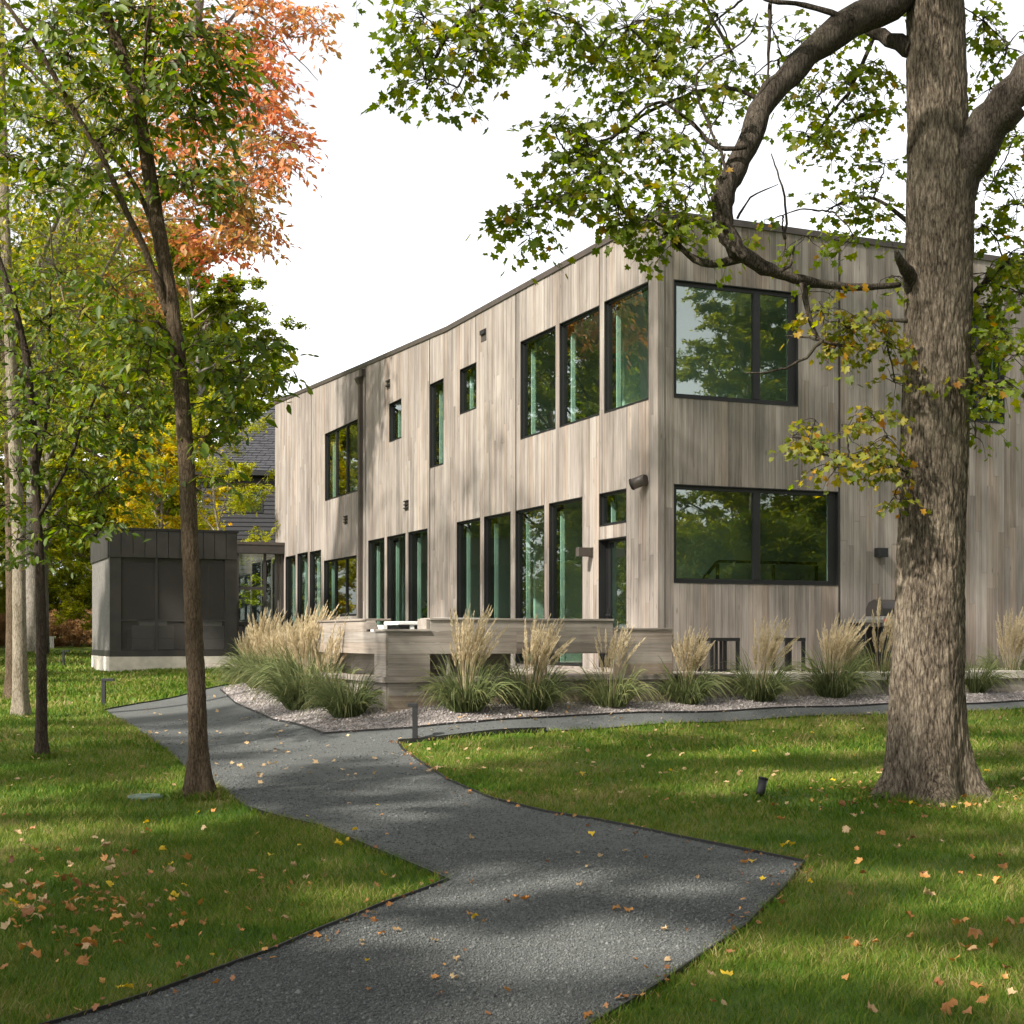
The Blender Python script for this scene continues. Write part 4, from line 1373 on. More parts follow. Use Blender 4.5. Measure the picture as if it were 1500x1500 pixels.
def curve_pts(p, q, sag, n=5, wob=.0):
    p, q = Vector(p), Vector(q); out = []
    L = (q - p).length
    for i in range(n + 1):
        t = i / n
        w = p.lerp(q, t) + Vector((0, 0, sag * L * math.sin(math.pi * t)))
        if 0 < i < n: w += Vector((rnd.uniform(-1, 1), rnd.uniform(-1, 1), rnd.uniform(-1, 1))) * wob * L
        out.append(w)
    return out


class Tree:
    """a tree drawn from measured limbs: limbs are world polylines with radii; leaves hang in sprays on twigs"""
    def __init__(s, seed): s.nodes = []; s.limbs = MB(); s.c, s.n, s.t, s.s, s.tone = [], [], [], [], []; s.r = np.random.default_rng(seed)

    def limb(s, pts, rad, n=8, net=True, mb=None):
        P, Q = [], []
        pts = [Vector(p) for p in pts]
        for i in range(len(pts) - 1):                 # smooth with catmull-rom
            p0, p1, p2, p3 = pts[max(i - 1, 0)], pts[i], pts[i + 1], pts[min(i + 2, len(pts) - 1)]
            for k in range(4):
                t = k / 4
                P.append(.5 * ((2 * p1) + (p2 - p0) * t + (2 * p0 - 5 * p1 + 4 * p2 - p3) * t * t + (3 * p1 - p0 - 3 * p2 + p3) * t ** 3))
                Q.append(rad[i] * (1 - t) + rad[i + 1] * t)
        P.append(pts[-1]); Q.append(rad[-1])
        for i in range(1, len(P) - 1):
            w = Q[i] * (.09 if Q[i] > .02 else .45)
            P[i] = P[i] + Vector((s.r.normal(), s.r.normal() * .5, s.r.normal())) * w; Q[i] *= 1 + max(-.12, min(.22, s.r.normal() * .09))
        (mb or s.limbs).tube(P, Q, n)
        if net: s.nodes += [np.array(p) for p in P]
        return P, Q

    def spray(s, root, d, L, nl, size, droop=.35, tone=.5, twig=True):
        d = Vector(d).normalized(); side = d.cross(Vector((0, 0, 1)))
        side = side.normalized() if side.length > .1 else Vector((1, 0, 0))
        pts = [root + d * L * t + Vector((0, 0, -droop * L * t * t)) for t in (0, .33, .66, 1)]
        if twig: s.limbs.tube(pts, [.0045, .0035, .0025, .0015], 3, False)
        for k in range(nl):
            t = (k + .6) / nl; i = min(2, int(t * 3)); p = pts[i].lerp(pts[i + 1], t * 3 - i)
            sg = 1 if k % 2 else -1
            out = (d * s.r.uniform(.2, .9) + side * sg * s.r.uniform(.4, 1.2) + Vector((0, 0, s.r.uniform(-1.0, .1)))).normalized()
            if k == nl - 1: out = (d + Vector((0, 0, -.5))).normalized()
            sz = size * s.r.uniform(.5, 1.25)
            c = p + out * sz * 1.35
            nm = Vector((s.r.normal() * .6, s.r.normal() * .6 - .25, .8)) + out * .45
            s.c.append(c); s.n.append(nm); s.t.append(out); s.s.append(sz); s.tone.append(tone + s.r.normal() * .12)

    def cluster(s, c, rad, ns, nl, size, link=True, L=.45, droop=.35, tone=.5, flat=.7):
        c = Vector(c)
        if link and s.nodes:
            N = np.array(s.nodes); i = int(np.argmin(((N - np.array(c)) ** 2).sum(1)))
            p = Vector(N[i])
            if (p - c).length > .15:
                P, _ = s.limb(curve_pts(p, c, .08, 4, .04), np.linspace(min(.022, .008 + .006 * (p - c).length), .006, 5), 5)
        for k in range(ns):
            o = Vector((s.r.normal(), s.r.normal(), s.r.normal() * flat)) * rad * .5
            if o.length > rad: o *= rad / o.length
            root = c + o * .8
            s.limbs.tube(curve_pts(c, root, .05, 2, .05), [.005, .0045, .004], 3, False)
            d = Vector((o.x + s.r.normal() * rad * .5, o.y + s.r.normal() * rad * .5, o.z * .4 + s.r.normal() * rad * .2))
            s.spray(root, d, L * s.r.uniform(.6, 1.2), nl, size, droop, tone)

    def finish(s, root, kind, mats, limb_mat, pieces=0, inframe=True, weights=None):
        base = np.array(root.location)
        c, n, t, sz, tone = (np.array([tuple(v) if hasattr(v, 'x') else v for v in a], float) for a in (s.c, s.n, s.t, s.s, s.tone))
        for v in range(len(s.limbs.v)): s.limbs.v[v] = tuple(np.array(s.limbs.v[v]) - base)
        if s.limbs.f: s.limbs.build('branches', limb_mat, root)
        c = c - base
        keep = np.ones(len(c), bool)
        if pieces:
            w = c + base
            u = 750 + F * w[:, 0] / w[:, 1]; vv = VH - F * (w[:, 2] - E) / w[:, 1]
            px = sz / w[:, 1]
            ok = (u > 5) & (u < 1495) & (vv > 5) & (vv < 1200)
            idx = np.argsort(np.where(ok, -px, 0))[:pieces]
            keep[idx] = False
            T, Fc = LEAF[kind]
            me = fast_mesh('leaf', T, Fc); me.materials.append(mats[0])
            sd_, tp, nm = leaf_frames(n, t)
            for i in idx:
                o = place('leaf', me, None, root)
                m = Matrix((sd_[i], tp[i], nm[i])).transposed().to_4x4() @ Matrix.Scale(sz[i], 4)
                m.translation = c[i]
                o.matrix_local = m
        sel = s.r.random(len(c)) < (1 if len(mats) == 1 else .82)
        for m, k in zip(mats, (sel, ~sel)):
            k = k & keep
            if k.any():
                o = place('crown', leaves_mesh('crown', c[k], n[k], t[k], sz[k], kind, np.clip(tone[k], 0, 1)), m, root)


def bark_trunk(centers, radii, zs, sides, rings, amp, flare=0, vert=9.0, seed=0):
    """trunk with furrowed bark as real relief; centers (x,y) and radii against height"""
    z = np.linspace(zs[0], zs[-1], rings)
    cx, cy, rr = (np.interp(z, zs, q) for q in (centers[0], centers[1], radii))
    V = []
    for j in range(rings):
        for k in range(sides):
            th = 2 * math.pi * k / sides
            ct, st_ = math.cos(th), math.sin(th)
            f = 0
            if flare: f = flare * math.exp(-(z[j] - zs[0]) / .28) * (.45 + .55 * math.cos(th * 5 + seed + .6 * math.sin(th * 2)))
            q = Vector((ct * rr[j] * vert * 3.2, st_ * rr[j] * vert * 3.2, z[j] * vert * .55 + seed * 9))
            w = mnoise.noise(q * .35) * .9
            a = 1 - abs(mnoise.noise(q + Vector((w, w, w * .5)))) * 2.2
            b = mnoise.noise(q * 2.3) * .5
            big = mnoise.noise(Vector((ct * 1.2, st_ * 1.2, z[j] * .55 + seed))) * rr[j] * .10
            r = rr[j] + f * rr[j] + big + amp * (.6 - max(0, a) * 1.2 + b * .5)
            V.append((cx[j] + ct * r, cy[j] + st_ * r, z[j]))
    i, j = np.meshgrid(np.arange(sides), np.arange(rings - 1))
    a = (j * sides + i).ravel(); b = (j * sides + (i + 1) % sides).ravel()
    return fast_mesh('trunk', np.array(V), np.stack([a, b, b + sides, a + sides], -1), smooth=True)


def trunk_from_px(prof, y, base, sides, rings, amp, **kw):
    """prof: (u centre, v, half width px) from the ground up"""
    pts = [at(u, v, y) for u, v, w in prof]
    zs = np.array([p.z - base.z for p in pts])
    return bark_trunk((np.array([p.x - base.x for p in pts]), np.array([p.y - base.y for p in pts])), np.array([w / F * y for _, _, w in prof]), zs, sides, rings, amp, **kw)


# ------------------------------------------------------------------ the big maple
b0 = ground(1363, 1166); YM = b0.y
b0.z -= .06
maple = empty('maple_tree', b0, 0, 'large old maple with thick furrowed trunk standing on the right lawn', 'tree')
prof = [(1363, 1180, 62), (1363, 1150, 58), (1362, 1120, 57), (1360, 1080, 55), (1358, 1000, 52), (1361, 900, 50), (1364, 800, 49), (1367, 700, 48), (1369, 600, 47), (1371, 500, 46), (1373, 400, 48),
        (1377, 300, 48), (1375, 200, 43), (1372, 100, 42), (1369, 0, 41), (1366, -150, 37), (1362, -450, 28), (1355, -900, 15)]
place('trunk', trunk_from_px(prof, YM, b0, 170, 520, .014, flare=.85, seed=2.0), M['bark_maple'], maple)
T = Tree(3)
for u, v, w in prof[10:]: T.nodes.append(np.array(at(u, v, YM)))


def mp(u, v, dy=0): return at(u, v, YM + dy)


px = YM / F
mbk = MB()
T.limb([mp(1385, 300), mp(1420, 232, -.1), mp(1462, 168, -.25), mp(1512, 108, -.4), mp(1600, 20, -.6), mp(1700, -150, -.9)], [w * px for w in (34, 34, 30, 27, 22, 12)], 20)
T.limb([mp(1366, -60), mp(1300, 8, -.1), mp(1248, 32, -.25), mp(1170, 96, -.5), mp(1122, 150, -.6), mp(1093, 216, -.7), mp(1065, 270, -.75), mp(1058, 312, -.75), mp(1072, 356, -.75), mp(1110, 386, -.7), mp(1152, 404, -.6), mp(1200, 416, -.45), mp(1260, 421, -.3), mp(1318, 417, -.15)],
       [w * px for w in (30, 24, 21, 18, 17, 15.5, 14.5, 14, 13, 10.5, 8, 6, 5, 4)], 18)
T.limb([mp(1338, 72), mp(1290, 52, .3), mp(1262, 38, .5), mp(1215, 45, .7), mp(1180, 72, .8)], [w * px for w in (14, 10, 8, 5, 3)], 10)
T.limb([mp(1340, 425), mp(1330, 400, -.2), mp(1318, 380, -.35), mp(1313, 366, -.42)], [w * px for w in (15, 10, 6, 3)], 10)
# smaller branches as they hang in the photograph
SM = [
    ([(1090, 378), (1044, 387), (1018, 380), (990, 356), (975, 335), (955, 322)], 7, 1.5, -.7),
    ([(1092, 378), (1075, 366), (1068, 352)], 5, 2, -.9),
    ([(1176, 414), (1180, 440), (1190, 478), (1206, 500), (1250, 507)], 5, 1.5, -.6),
    ([(1204, 498), (1180, 522), (1140, 543), (1090, 546)], 3, .8, -.7),
    ([(1206, 500), (1185, 495), (1150, 492)], 2.4, .8, -.6),
    ([(1142, 398), (1158, 385), (1163, 360)], 3.5, 1.2, -.8),
    ([(1094, 215), (1050, 215), (1000, 170), (960, 150), (905, 195), (860, 215)], 3.6, .9, -.9),
    ([(1122, 150), (1060, 128), (980, 150), (930, 178), (880, 215), (830, 240)], 3.6, .9, -.4),
    ([(1060, 262), (1062, 240), (1045, 200), (1020, 110), (1090, 60), (1110, 20)], 2.6, .9, -1.0),
    ([(1056, 300), (1046, 292), (1052, 262), (1062, 225)], 3.5, 1.5, -.8),
    ([(1250, 30), (1180, 8), (1130, 2), (1100, -10)], 5, 2, -.4),
    ([(1128, 5), (1126, 60), (1124, 130)], 3, 1.5, -.3),
    ([(1150, 350), (1152, 300), (1138, 250), (1130, 225)], 2.4, .8, -.2),
    ([(1080, 320), (1100, 290), (1140, 270)], 2, .6, -.5),
    ([(1300, -60), (1150, -90), (1000, -80), (850, -40), (720, 0), (650, 60), (625, 130)], 11, 1.6, -1.2),
    ([(1290, 30), (1250, 120), (1215, 170), (1180, 215)], 4, 1.2, .8),
    ([(1335, 330), (1290, 295), (1250, 290), (1210, 310)], 4, 1.2, .9),
    ([(1430, 430), (1455, 400), (1485, 380), (1530, 360)], 6, 2, .6),
    ([(1425, 520), (1445, 560), (1475, 560), (1510, 590)], 4, 1.2, -.2),
    ([(1330, 690), (1280, 668), (1230, 672), (1180, 655)], 3.5, 1, -.6),
    ([(1330, 470), (1290, 470), (1250, 482)], 3.5, 1, -.4),
]
for P, r0, r1, dy in SM:
    T.limb([mp(u, v, dy + .02 * i) for i, (u, v) in enumerate(P)], [w * px for w in np.linspace(r0, r1, len(P))], 7)
CL = [  # u, v, radius px, sprays, dy
    (622, 25, 40, 8, -1.3), (650, 60, 40, 9, -1.2), (625, 115, 26, 5, -1.3), (690, 20, 45, 9, -1.1), (735, 30, 40, 8, -1), (765, 65, 34, 6, -1.2), (670, 128, 22, 3, -1.2), (700, 75, 30, 5, -1.4), (610, 70, 24, 3, -1.5),
    (800, 15, 45, 8, -1), (850, 40, 45, 9, -.9), (880, 85, 42, 9, -.8), (920, 40, 48, 10, -.6), (970, 30, 50, 11, -.4), (960, 90, 48, 10, -.7), (1015, 70, 48, 10, -.2), (1050, 20, 42, 8, -.3), (1075, 90, 36, 6, -.9),
    (905, 140, 32, 6, -.9), (1000, 130, 40, 7, -.8), (1060, 150, 34, 5, -1.1), (1105, 110, 26, 3, .3), (940, 195, 38, 7, -.8), (985, 215, 42, 9, -.9), (1030, 225, 36, 7, -1), (860, 205, 42, 9, -.9), (825, 230, 38, 8, -.7),
    (805, 185, 28, 5, -.8), (880, 255, 46, 11, -.8), (840, 285, 42, 9, -1), (795, 295, 34, 7, -.8), (770, 325, 26, 5, -.9), (775, 345, 18, 3, -.9), (905, 300, 40, 8, -1), (930, 330, 30, 5, -.7), (960, 300, 38, 7, -.8), (1000, 320, 32, 6, -.8),
    (1010, 275, 36, 6, -1), (985, 345, 26, 4, -.8), (1045, 335, 24, 3, -.9), (905, 350, 16, 2, -.8), (1080, 365, 15, 2, -.9),
    (1165, 60, 32, 5, .6), (1215, 75, 38, 7, .8), (1240, 120, 40, 8, .9), (1280, 90, 36, 6, .8), (1200, 140, 34, 6, .7), (1255, 175, 38, 7, .9), (1295, 160, 32, 5, 1), (1180, 195, 28, 4, .7), (1215, 215, 30, 5, .8), (1150, 130, 28, 4, .5),
    (1295, 30, 34, 4, 1), (1130, 40, 30, 4, .2), (1295, 240, 30, 4, 1.1), (1265, 275, 34, 5, .9), (1225, 300, 30, 5, .9), (1300, 315, 30, 4, 1), (1180, 345, 18, 2, -.8), (1250, 345, 22, 3, .5), (1135, 320, 18, 2, -.4),
    (1305, 405, 22, 3, .4), (1150, 365, 16, 2, -.8),
    (1440, 30, 40, 7, .3), (1475, 70, 40, 7, .2), (1450, 130, 30, 4, .8), (1490, 200, 34, 6, .6), (1455, 265, 36, 7, .8), (1490, 300, 40, 8, .7), (1440, 330, 30, 5, .6), (1480, 370, 40, 8, .4), (1445, 400, 34, 6, .6), (1495, 430, 40, 8, .3),
    (1450, 450, 34, 7, .4), (1470, 490, 36, 7, 0), (1435, 520, 30, 6, -.1), (1490, 520, 30, 5, 0), (1455, 565, 28, 4, -.2), (1432, 600, 24, 4, -.2), (1428, 640, 18, 2, -.2),
]
for u, v, r, ns, dy in CL:
    if 1010 < u < 1180 and v < 400: dy, ns = abs(dy) + .5, ns * .7
    T.cluster(mp(u, v, dy), r * px * 1.15, int(ns * 2.1), 7, .066, L=.30, droop=.5)
Y2 = Tree(9); Y2.nodes = list(T.nodes); Y2.limbs = T.limbs
for u, v, r, ns, dy in [(1205, 455, 26, 5, -.5), (1240, 480, 28, 5, -.5), (1225, 505, 22, 3, -.5), (1275, 470, 30, 6, -.4), (1300, 500, 26, 4, -.4), (1215, 430, 18, 2, -.5), (1195, 615, 18, 2, -.6), (1160, 640, 20, 3, -.6), (1190, 660, 24, 4, -.6), (1240, 630, 26, 4, -.6),
                        (1280, 610, 24, 3, -.5), (1225, 685, 24, 4, -.6), (1270, 660, 26, 4, -.6), (1305, 685, 24, 4, -.5), (1300, 640, 22, 3, -.5), (1310, 725, 16, 2, -.5), (1310, 560, 20, 3, -.3), (1420, 560, 22, 3, -.2)]:
    Y2.cluster(mp(u, v, dy), r * px * 1.1, int(ns * 2.0), 7, .060, L=.24, droop=.5)
# high crown above the picture, pushed left and back to shade the right wall
k = 0; rr_ = np.random.default_rng(21)
while k < 440:
    d = unitv(rr_.normal(size=3)) * rr_.uniform(.35, 1) ** .5 * np.array([8.2, 6.5, 6.4])
    p = np.array([b0.x - 3.6, b0.y + 1.8, E + 13.4]) + d
    u, v = 750 + F * p[0] / p[1], VH - F * (p[2] - E) / p[1]
    if -30 < u < 1530 and v > -70: continue
    T.cluster(p, .75, 12, 7, .085, L=.6, tone=.5); k += 1
for k in range(20):  # extra leaf clusters added out of view to shade the upper trunk
    d = unitv(rr_.normal(size=3)) * rr_.uniform(.2, 1) ** .5 * np.array([2.3, 1.2, 1.9])
    T.cluster(np.array([b0.x - 4.9, b0.y - 5.0, E + 9.2]) + d, .7, 11, 7, .075, L=.55)
T.finish(maple, 'maple', [M['leaf_maple'], M['leaf_maple']], M['bark_limb_backlit'], pieces=200)
Y2.limbs = MB()
Y2.finish(maple, 'maple', [M['leaf_maple_yellow'], M['leaf_maple']], M['bark_limb_backlit'], pieces=60)


# ------------------------------------------------------------------ slim trees of the left lawn
def px_tree(name, label, prof, trunk_mat, limbs, clusters, kind, mats, size, nl=7, L=.4, group=None, sides=28, rings=150, amp=.006, flare=.5, pieces=0, seed=1, y=None, droop=.35, dens=1.0):
    b = ground(prof[0][0], prof[0][1])
    if y is not None: b = Vector(((prof[0][0] - 750) / F * y, y, float(gz((prof[0][0] - 750) / F * y, y))))
    y = b.y
    b.z -= .04
    root = empty(name, b, 0, label, 'tree', group)
    pr = [(prof[0][0], prof[0][1] + 8, prof[0][2])] + list(prof[1:])
    place('trunk', trunk_from_px(pr, y, b, sides, rings, amp, flare=flare, vert=16, seed=seed), trunk_mat, root)
    t = Tree(seed)
    for (u0, v0, _), (u1, v1, _) in zip(pr[3:-1], pr[4:]):
        for q in (0, .5): t.nodes.append(np.array(at(u0 + (u1 - u0) * q, v0 + (v1 - v0) * q, y)))
    for P, r0, r1 in limbs:
        t.limb([at(u, v, y + d) for u, v, d in P], [w / F * y for w in np.linspace(r0, r1, len(P))], 9)
    for c in clusters:
        u, v, r, ns, dy = c[:5]
        t.cluster(at(u, v, y + dy), r / F * y * 1.1, int(ns * dens), nl, size, L=L, droop=droop, tone=c[5] if len(c) > 5 else .5)
    t.finish(root, kind, mats, trunk_mat, pieces)
    return root


def scatter(seed, n, u0, u1, v0, v1, r0, r1, ns, dy, skip=None):
    g = np.random.default_rng(seed); out = []
    while len(out) < n:
        u, v = g.uniform(u0, u1), g.uniform(v0, v1)
        if skip and skip(u, v): continue
        out.append((u, v, g.uniform(r0, r1), ns, g.uniform(-dy, dy)))
    return out


px_tree('slim_tree', 'slim brown-barked tree leaning left, nearest the path on the left lawn',
        [(291, 1168, 18.6), (291, 1140, 16.7), (290, 1100, 13.5), (287, 1000, 13.1), (283, 900, 12.7), (279, 800, 12.3), (275, 700, 11.9), (268, 600, 11.5), (261, 520, 11.1), (250, 440, 11.1), (238, 370, 10.7), (226, 300, 10.2), (214, 225, 9.8), (202, 160, 9.4), (188, 105, 9.0), (165, 45, 8.6), (140, -15, 8.2), (90, -120, 6.6), (60, -250, 4.9), (40, -420, 2.5)],
        M['bark_brown'],
        [([(246, 462, -.02), (230, 410, -.1), (205, 350, -.2), (185, 310, -.25), (170, 275, -.3), (150, 230, -.35), (125, 190, -.4), (90, 130, -.5), (55, 70, -.6), (20, 20, -.7), (-40, -60, -.8)], 5.5, 2.5),
         ([(240, 395, .1), (222, 330, .2), (205, 285, .25), (180, 245, .3), (150, 215, .35), (105, 165, .4), (55, 115, .45), (0, 72, .5)], 4.5, 2.5),
         ([(262, 530, -.05), (245, 490, -.3), (230, 470, -.5)], 4, 2),
         ([(214, 80, 0), (218, 30, .2), (222, -40, .3)], 4, 2), ([(200, 150, 0), (210, 110, -.2), (212, 70, -.4), (220, 10, -.5)], 3, 1.5)],
        [(300, 55, 40, 9, 0), (325, 48, 22, 4, .1), (268, 95, 42, 9, -.3), (280, 120, 42, 9, .2), (322, 105, 34, 7, 0), (335, 88, 16, 3, 0), (255, 60, 36, 8, .3), (240, 20, 40, 8, .2), (285, 175, 40, 9, 0), (262, 150, 36, 8, .4), (305, 150, 28, 5, .2), (290, 255, 30, 6, .1), (275, 275, 30, 6, -.2),
         (262, 250, 26, 5, .3), (300, 280, 24, 4, 0), (180, 60, 44, 9, .4), (150, 130, 46, 9, -.4), (175, 190, 42, 8, -.3), (100, 80, 46, 9, -.5), (60, 30, 46, 9, -.5), (20, 90, 44, 8, -.4), (75, 180, 46, 9, .4), (30, 170, 42, 8, .5), (125, 250, 40, 7, .3), (120, 30, 42, 8, .3), (190, 10, 40, 8, 0),
         (210, 130, 34, 6, -.4), (60, 250, 44, 8, .4), (10, 230, 40, 7, .5), (150, 285, 34, 6, -.3), (335, 500, 32, 5, 0), (300, 470, 28, 4, .1), (375, 508, 24, 3, 0), (395, 512, 16, 2, 0), (350, 555, 34, 6, .2), (385, 555, 24, 3, .1), (320, 545, 30, 5, -.2), (400, 550, 14, 2, .1), (310, 590, 34, 6, .2),
         (340, 610, 26, 4, .2), (300, 640, 30, 5, 0), (225, 500, 30, 5, -.5), (200, 470, 30, 5, -.4), (215, 545, 26, 4, -.3), (310, 700, 24, 3, 0), (165, 420, 30, 5, -.2)]
        + scatter(5, 42, -350, 330, -760, -60, 45, 65, 9, 1.6),
        'ovate', [M['leaf_dark'], M['leaf_green']], .068, 7, .34, sides=44, rings=260, amp=.008, flare=.75, pieces=110, seed=4, dens=2.0)

px_tree('slim_tree', 'thin dark-stemmed young tree with a dense low crown on the left lawn',
        [(62, 1110, 10), (61, 1080, 8.5), (61, 1000, 7.5), (60, 900, 7), (58, 820, 6.5), (54, 740, 6.5), (50, 660, 6), (46, 590, 6), (38, 520, 5.5), (24, 460, 5), (5, 400, 4.5), (-20, 330, 4), (-50, 250, 3)],
        M['bark_dark'], [([(52, 700, 0), (70, 600, .3), (74, 480, .4), (72, 420, .4)], 3, 1.5), ([(55, 760, 0), (95, 690, -.3), (120, 620, -.4), (150, 560, -.4)], 3, 1.5)],
        [(60, 470, 46, 8, .2), (120, 455, 46, 8, .4), (15, 515, 44, 8, 0), (165, 505, 44, 8, .3), (100, 545, 46, 9, 0), (195, 545, 40, 7, .3), (40, 590, 46, 9, .3), (135, 610, 46, 9, -.3), (205, 595, 36, 7, .2), (178, 640, 40, 8, 0), (80, 640, 46, 9, -.3), (25, 690, 46, 8, .2), (120, 690, 44, 9, .2),
         (60, 745, 42, 8, 0), (150, 720, 40, 7, 0), (100, 770, 40, 7, .2), (25, 790, 38, 6, .2), (185, 690, 34, 6, -.2), (55, 810, 28, 4, 0), (140, 785, 20, 3, 0), (165, 770, 16, 2, -.3), (20, 610, 44, 8, -.4), (70, 560, 46, 8, .6), (150, 565, 40, 7, -.5), (20, 430, 40, 7, 0), (90, 400, 40, 7, .2), (0, 740, 40, 7, 0),
         (-60, 600, 60, 9, 0), (-50, 480, 60, 9, 0), (215, 650, 22, 3, 0), (230, 610, 20, 3, .2)],
        'ovate', [M['leaf_dark'], M['leaf_dark']], .066, 7, .36, dens=2.0, sides=26, rings=170, amp=.005, seed=8)

px_tree('forest_tree', 'pale sunlit trunk with yellow-green patches at the left edge of the lawn',
        [(31, 1050, 13), (30, 1020, 11), (29, 950, 10), (28, 860, 9.5), (27, 780, 9), (24, 700, 9), (21, 620, 8.5), (16, 520, 8), (10, 400, 7.5), (5, 250, 7), (0, 50, 6), (0, -200, 5), (0, -500, 2.5)],
        M['bark_pale'], [([(22, 640, 0), (80, 520, .5), (140, 420, 1), (190, 330, 1.2)], 4, 2), ([(16, 500, 0), (60, 380, -.6), (110, 260, -1), (150, 150, -1)], 4, 2)],
        scatter(31, 115, -160, 235, -70, 480, 38, 55, 15, 3.0, lambda u, v: u > 250 - max(0, v) * .12), 'rhomb', [M['leaf_green'], M['leaf_yellow']], .075, 8, .5, seed=12, rings=120)
px_tree('forest_tree', 'dark trunk directly behind the pale sunlit trunk at the left edge',
        [(16, 1022, 10), (17, 1000, 9), (18, 900, 8.5), (17, 800, 8), (14, 650, 7.5), (8, 500, 7), (0, 300, 6), (-10, 0, 5), (-20, -300, 3)],
        M['bark_brown'], [([(12, 600, 0), (60, 480, .8), (120, 380, 1.5)], 3.5, 1.5)],
        scatter(32, 110, -260, 190, 0, 660, 36, 52, 15, 3.0), 'rhomb', [M['leaf_green'], M['leaf_lime']], .08, 8, .5, seed=13, rings=110)

# tall maple turning orange, behind the porch corner
AUT = [(300, 60, .85), (330, 30, .7), (280, 25, .6), (365, 60, .9), (395, 70, 1), (385, 105, 1), (350, 100, .6), (398, 140, .95), (330, 150, .45), (300, 120, .7), (345, 190, .35), (400, 195, .8), (425, 212, .95), (372, 215, .6), (385, 245, .75), (345, 250, .4), (310, 250, .6), (305, 330, .85),
       (330, 335, .5), (355, 350, .85), (270, 190, .65), (250, 205, .8), (225, 330, .75), (205, 345, .6), (375, 305, .5), (290, 345, .95), (260, 300, .7), (320, 370, 1), (240, 160, .6), (210, 180, .7), (300, 200, .75), (270, 240, .85), (250, 270, .8), (410, 240, .85), (360, 270, .7), (380, 340, .8), (215, 20, .6),
       (250, 20, .75), (310, 90, .8), (270, 80, .7), (340, 70, .85), (370, 20, .7), (230, 100, .8), (200, 120, .7), (200, 260, .6), (180, 330, .5), (160, 380, .65), (130, 420, .6), (430, 25, .8), (455, 30, .9), (190, 400, .55), (230, 420, .6), (150, 300, .7), (340, 140, .95), (380, 160, .9), (400, 170, .85), (310, 300, .6), (330, 280, .35), (355, 310, .6)]
px_tree('autumn_maple', 'tall grey-trunked maple turning orange and red against the sky', [(45, 946, 10), (46, 930, 9.5), (47, 860, 9.5), (49, 700, 9), (54, 560, 9), (62, 470, 9.5), (74, 390, 10), (98, 318, 12), (124, 272, 12), (160, 215, 10), (215, 140, 9), (270, 80, 9), (287, 30, 9), (294, -30, 8), (300, -160, 6), (310, -380, 3)],
        M['bark_grey'], [([(287, 30, 0), (320, 45, .3), (345, 20, .5), (380, -10, .6)], 4, 2), ([(345, 18, .5), (375, 20, .6), (410, 45, .7), (440, 55, .8), (480, 30, .9)], 2.2, .5), ([(405, 42, .7), (425, 75, .7), (445, 95, .7), (466, 118, .7)], 1.4, .4),
                         ([(124, 270, 0), (200, 250, .5), (260, 180, 1), (310, 200, 1.2), (360, 230, 1.2)], 4, 1.2), ([(98, 318, 0), (180, 330, -.5), (255, 320, -1), (310, 325, -1)], 3.5, 1.2), ([(74, 392, 0), (100, 350, .5), (125, 330, .8)], 5, 2)],
        [(u, v, 37, 24, rnd.uniform(-1.5, 1.5), max(.1, t * 1.05 - (.42 if i % 3 == 1 else .1))) for i, (u, v, t) in enumerate(AUT)] + [(440 + k * 9, 20 + 14 * (k % 3), 10, 1, .7, .8) for k in range(5)]
        + [(c[0], c[1], c[2], c[3], c[4], .6) for c in scatter(41, 40, 130, 420, -420, -20, 40, 60, 9, 2)],
        'rhomb', [M['leaf_autumn']], .125, 8, .55, seed=15, rings=150, y=38.0)


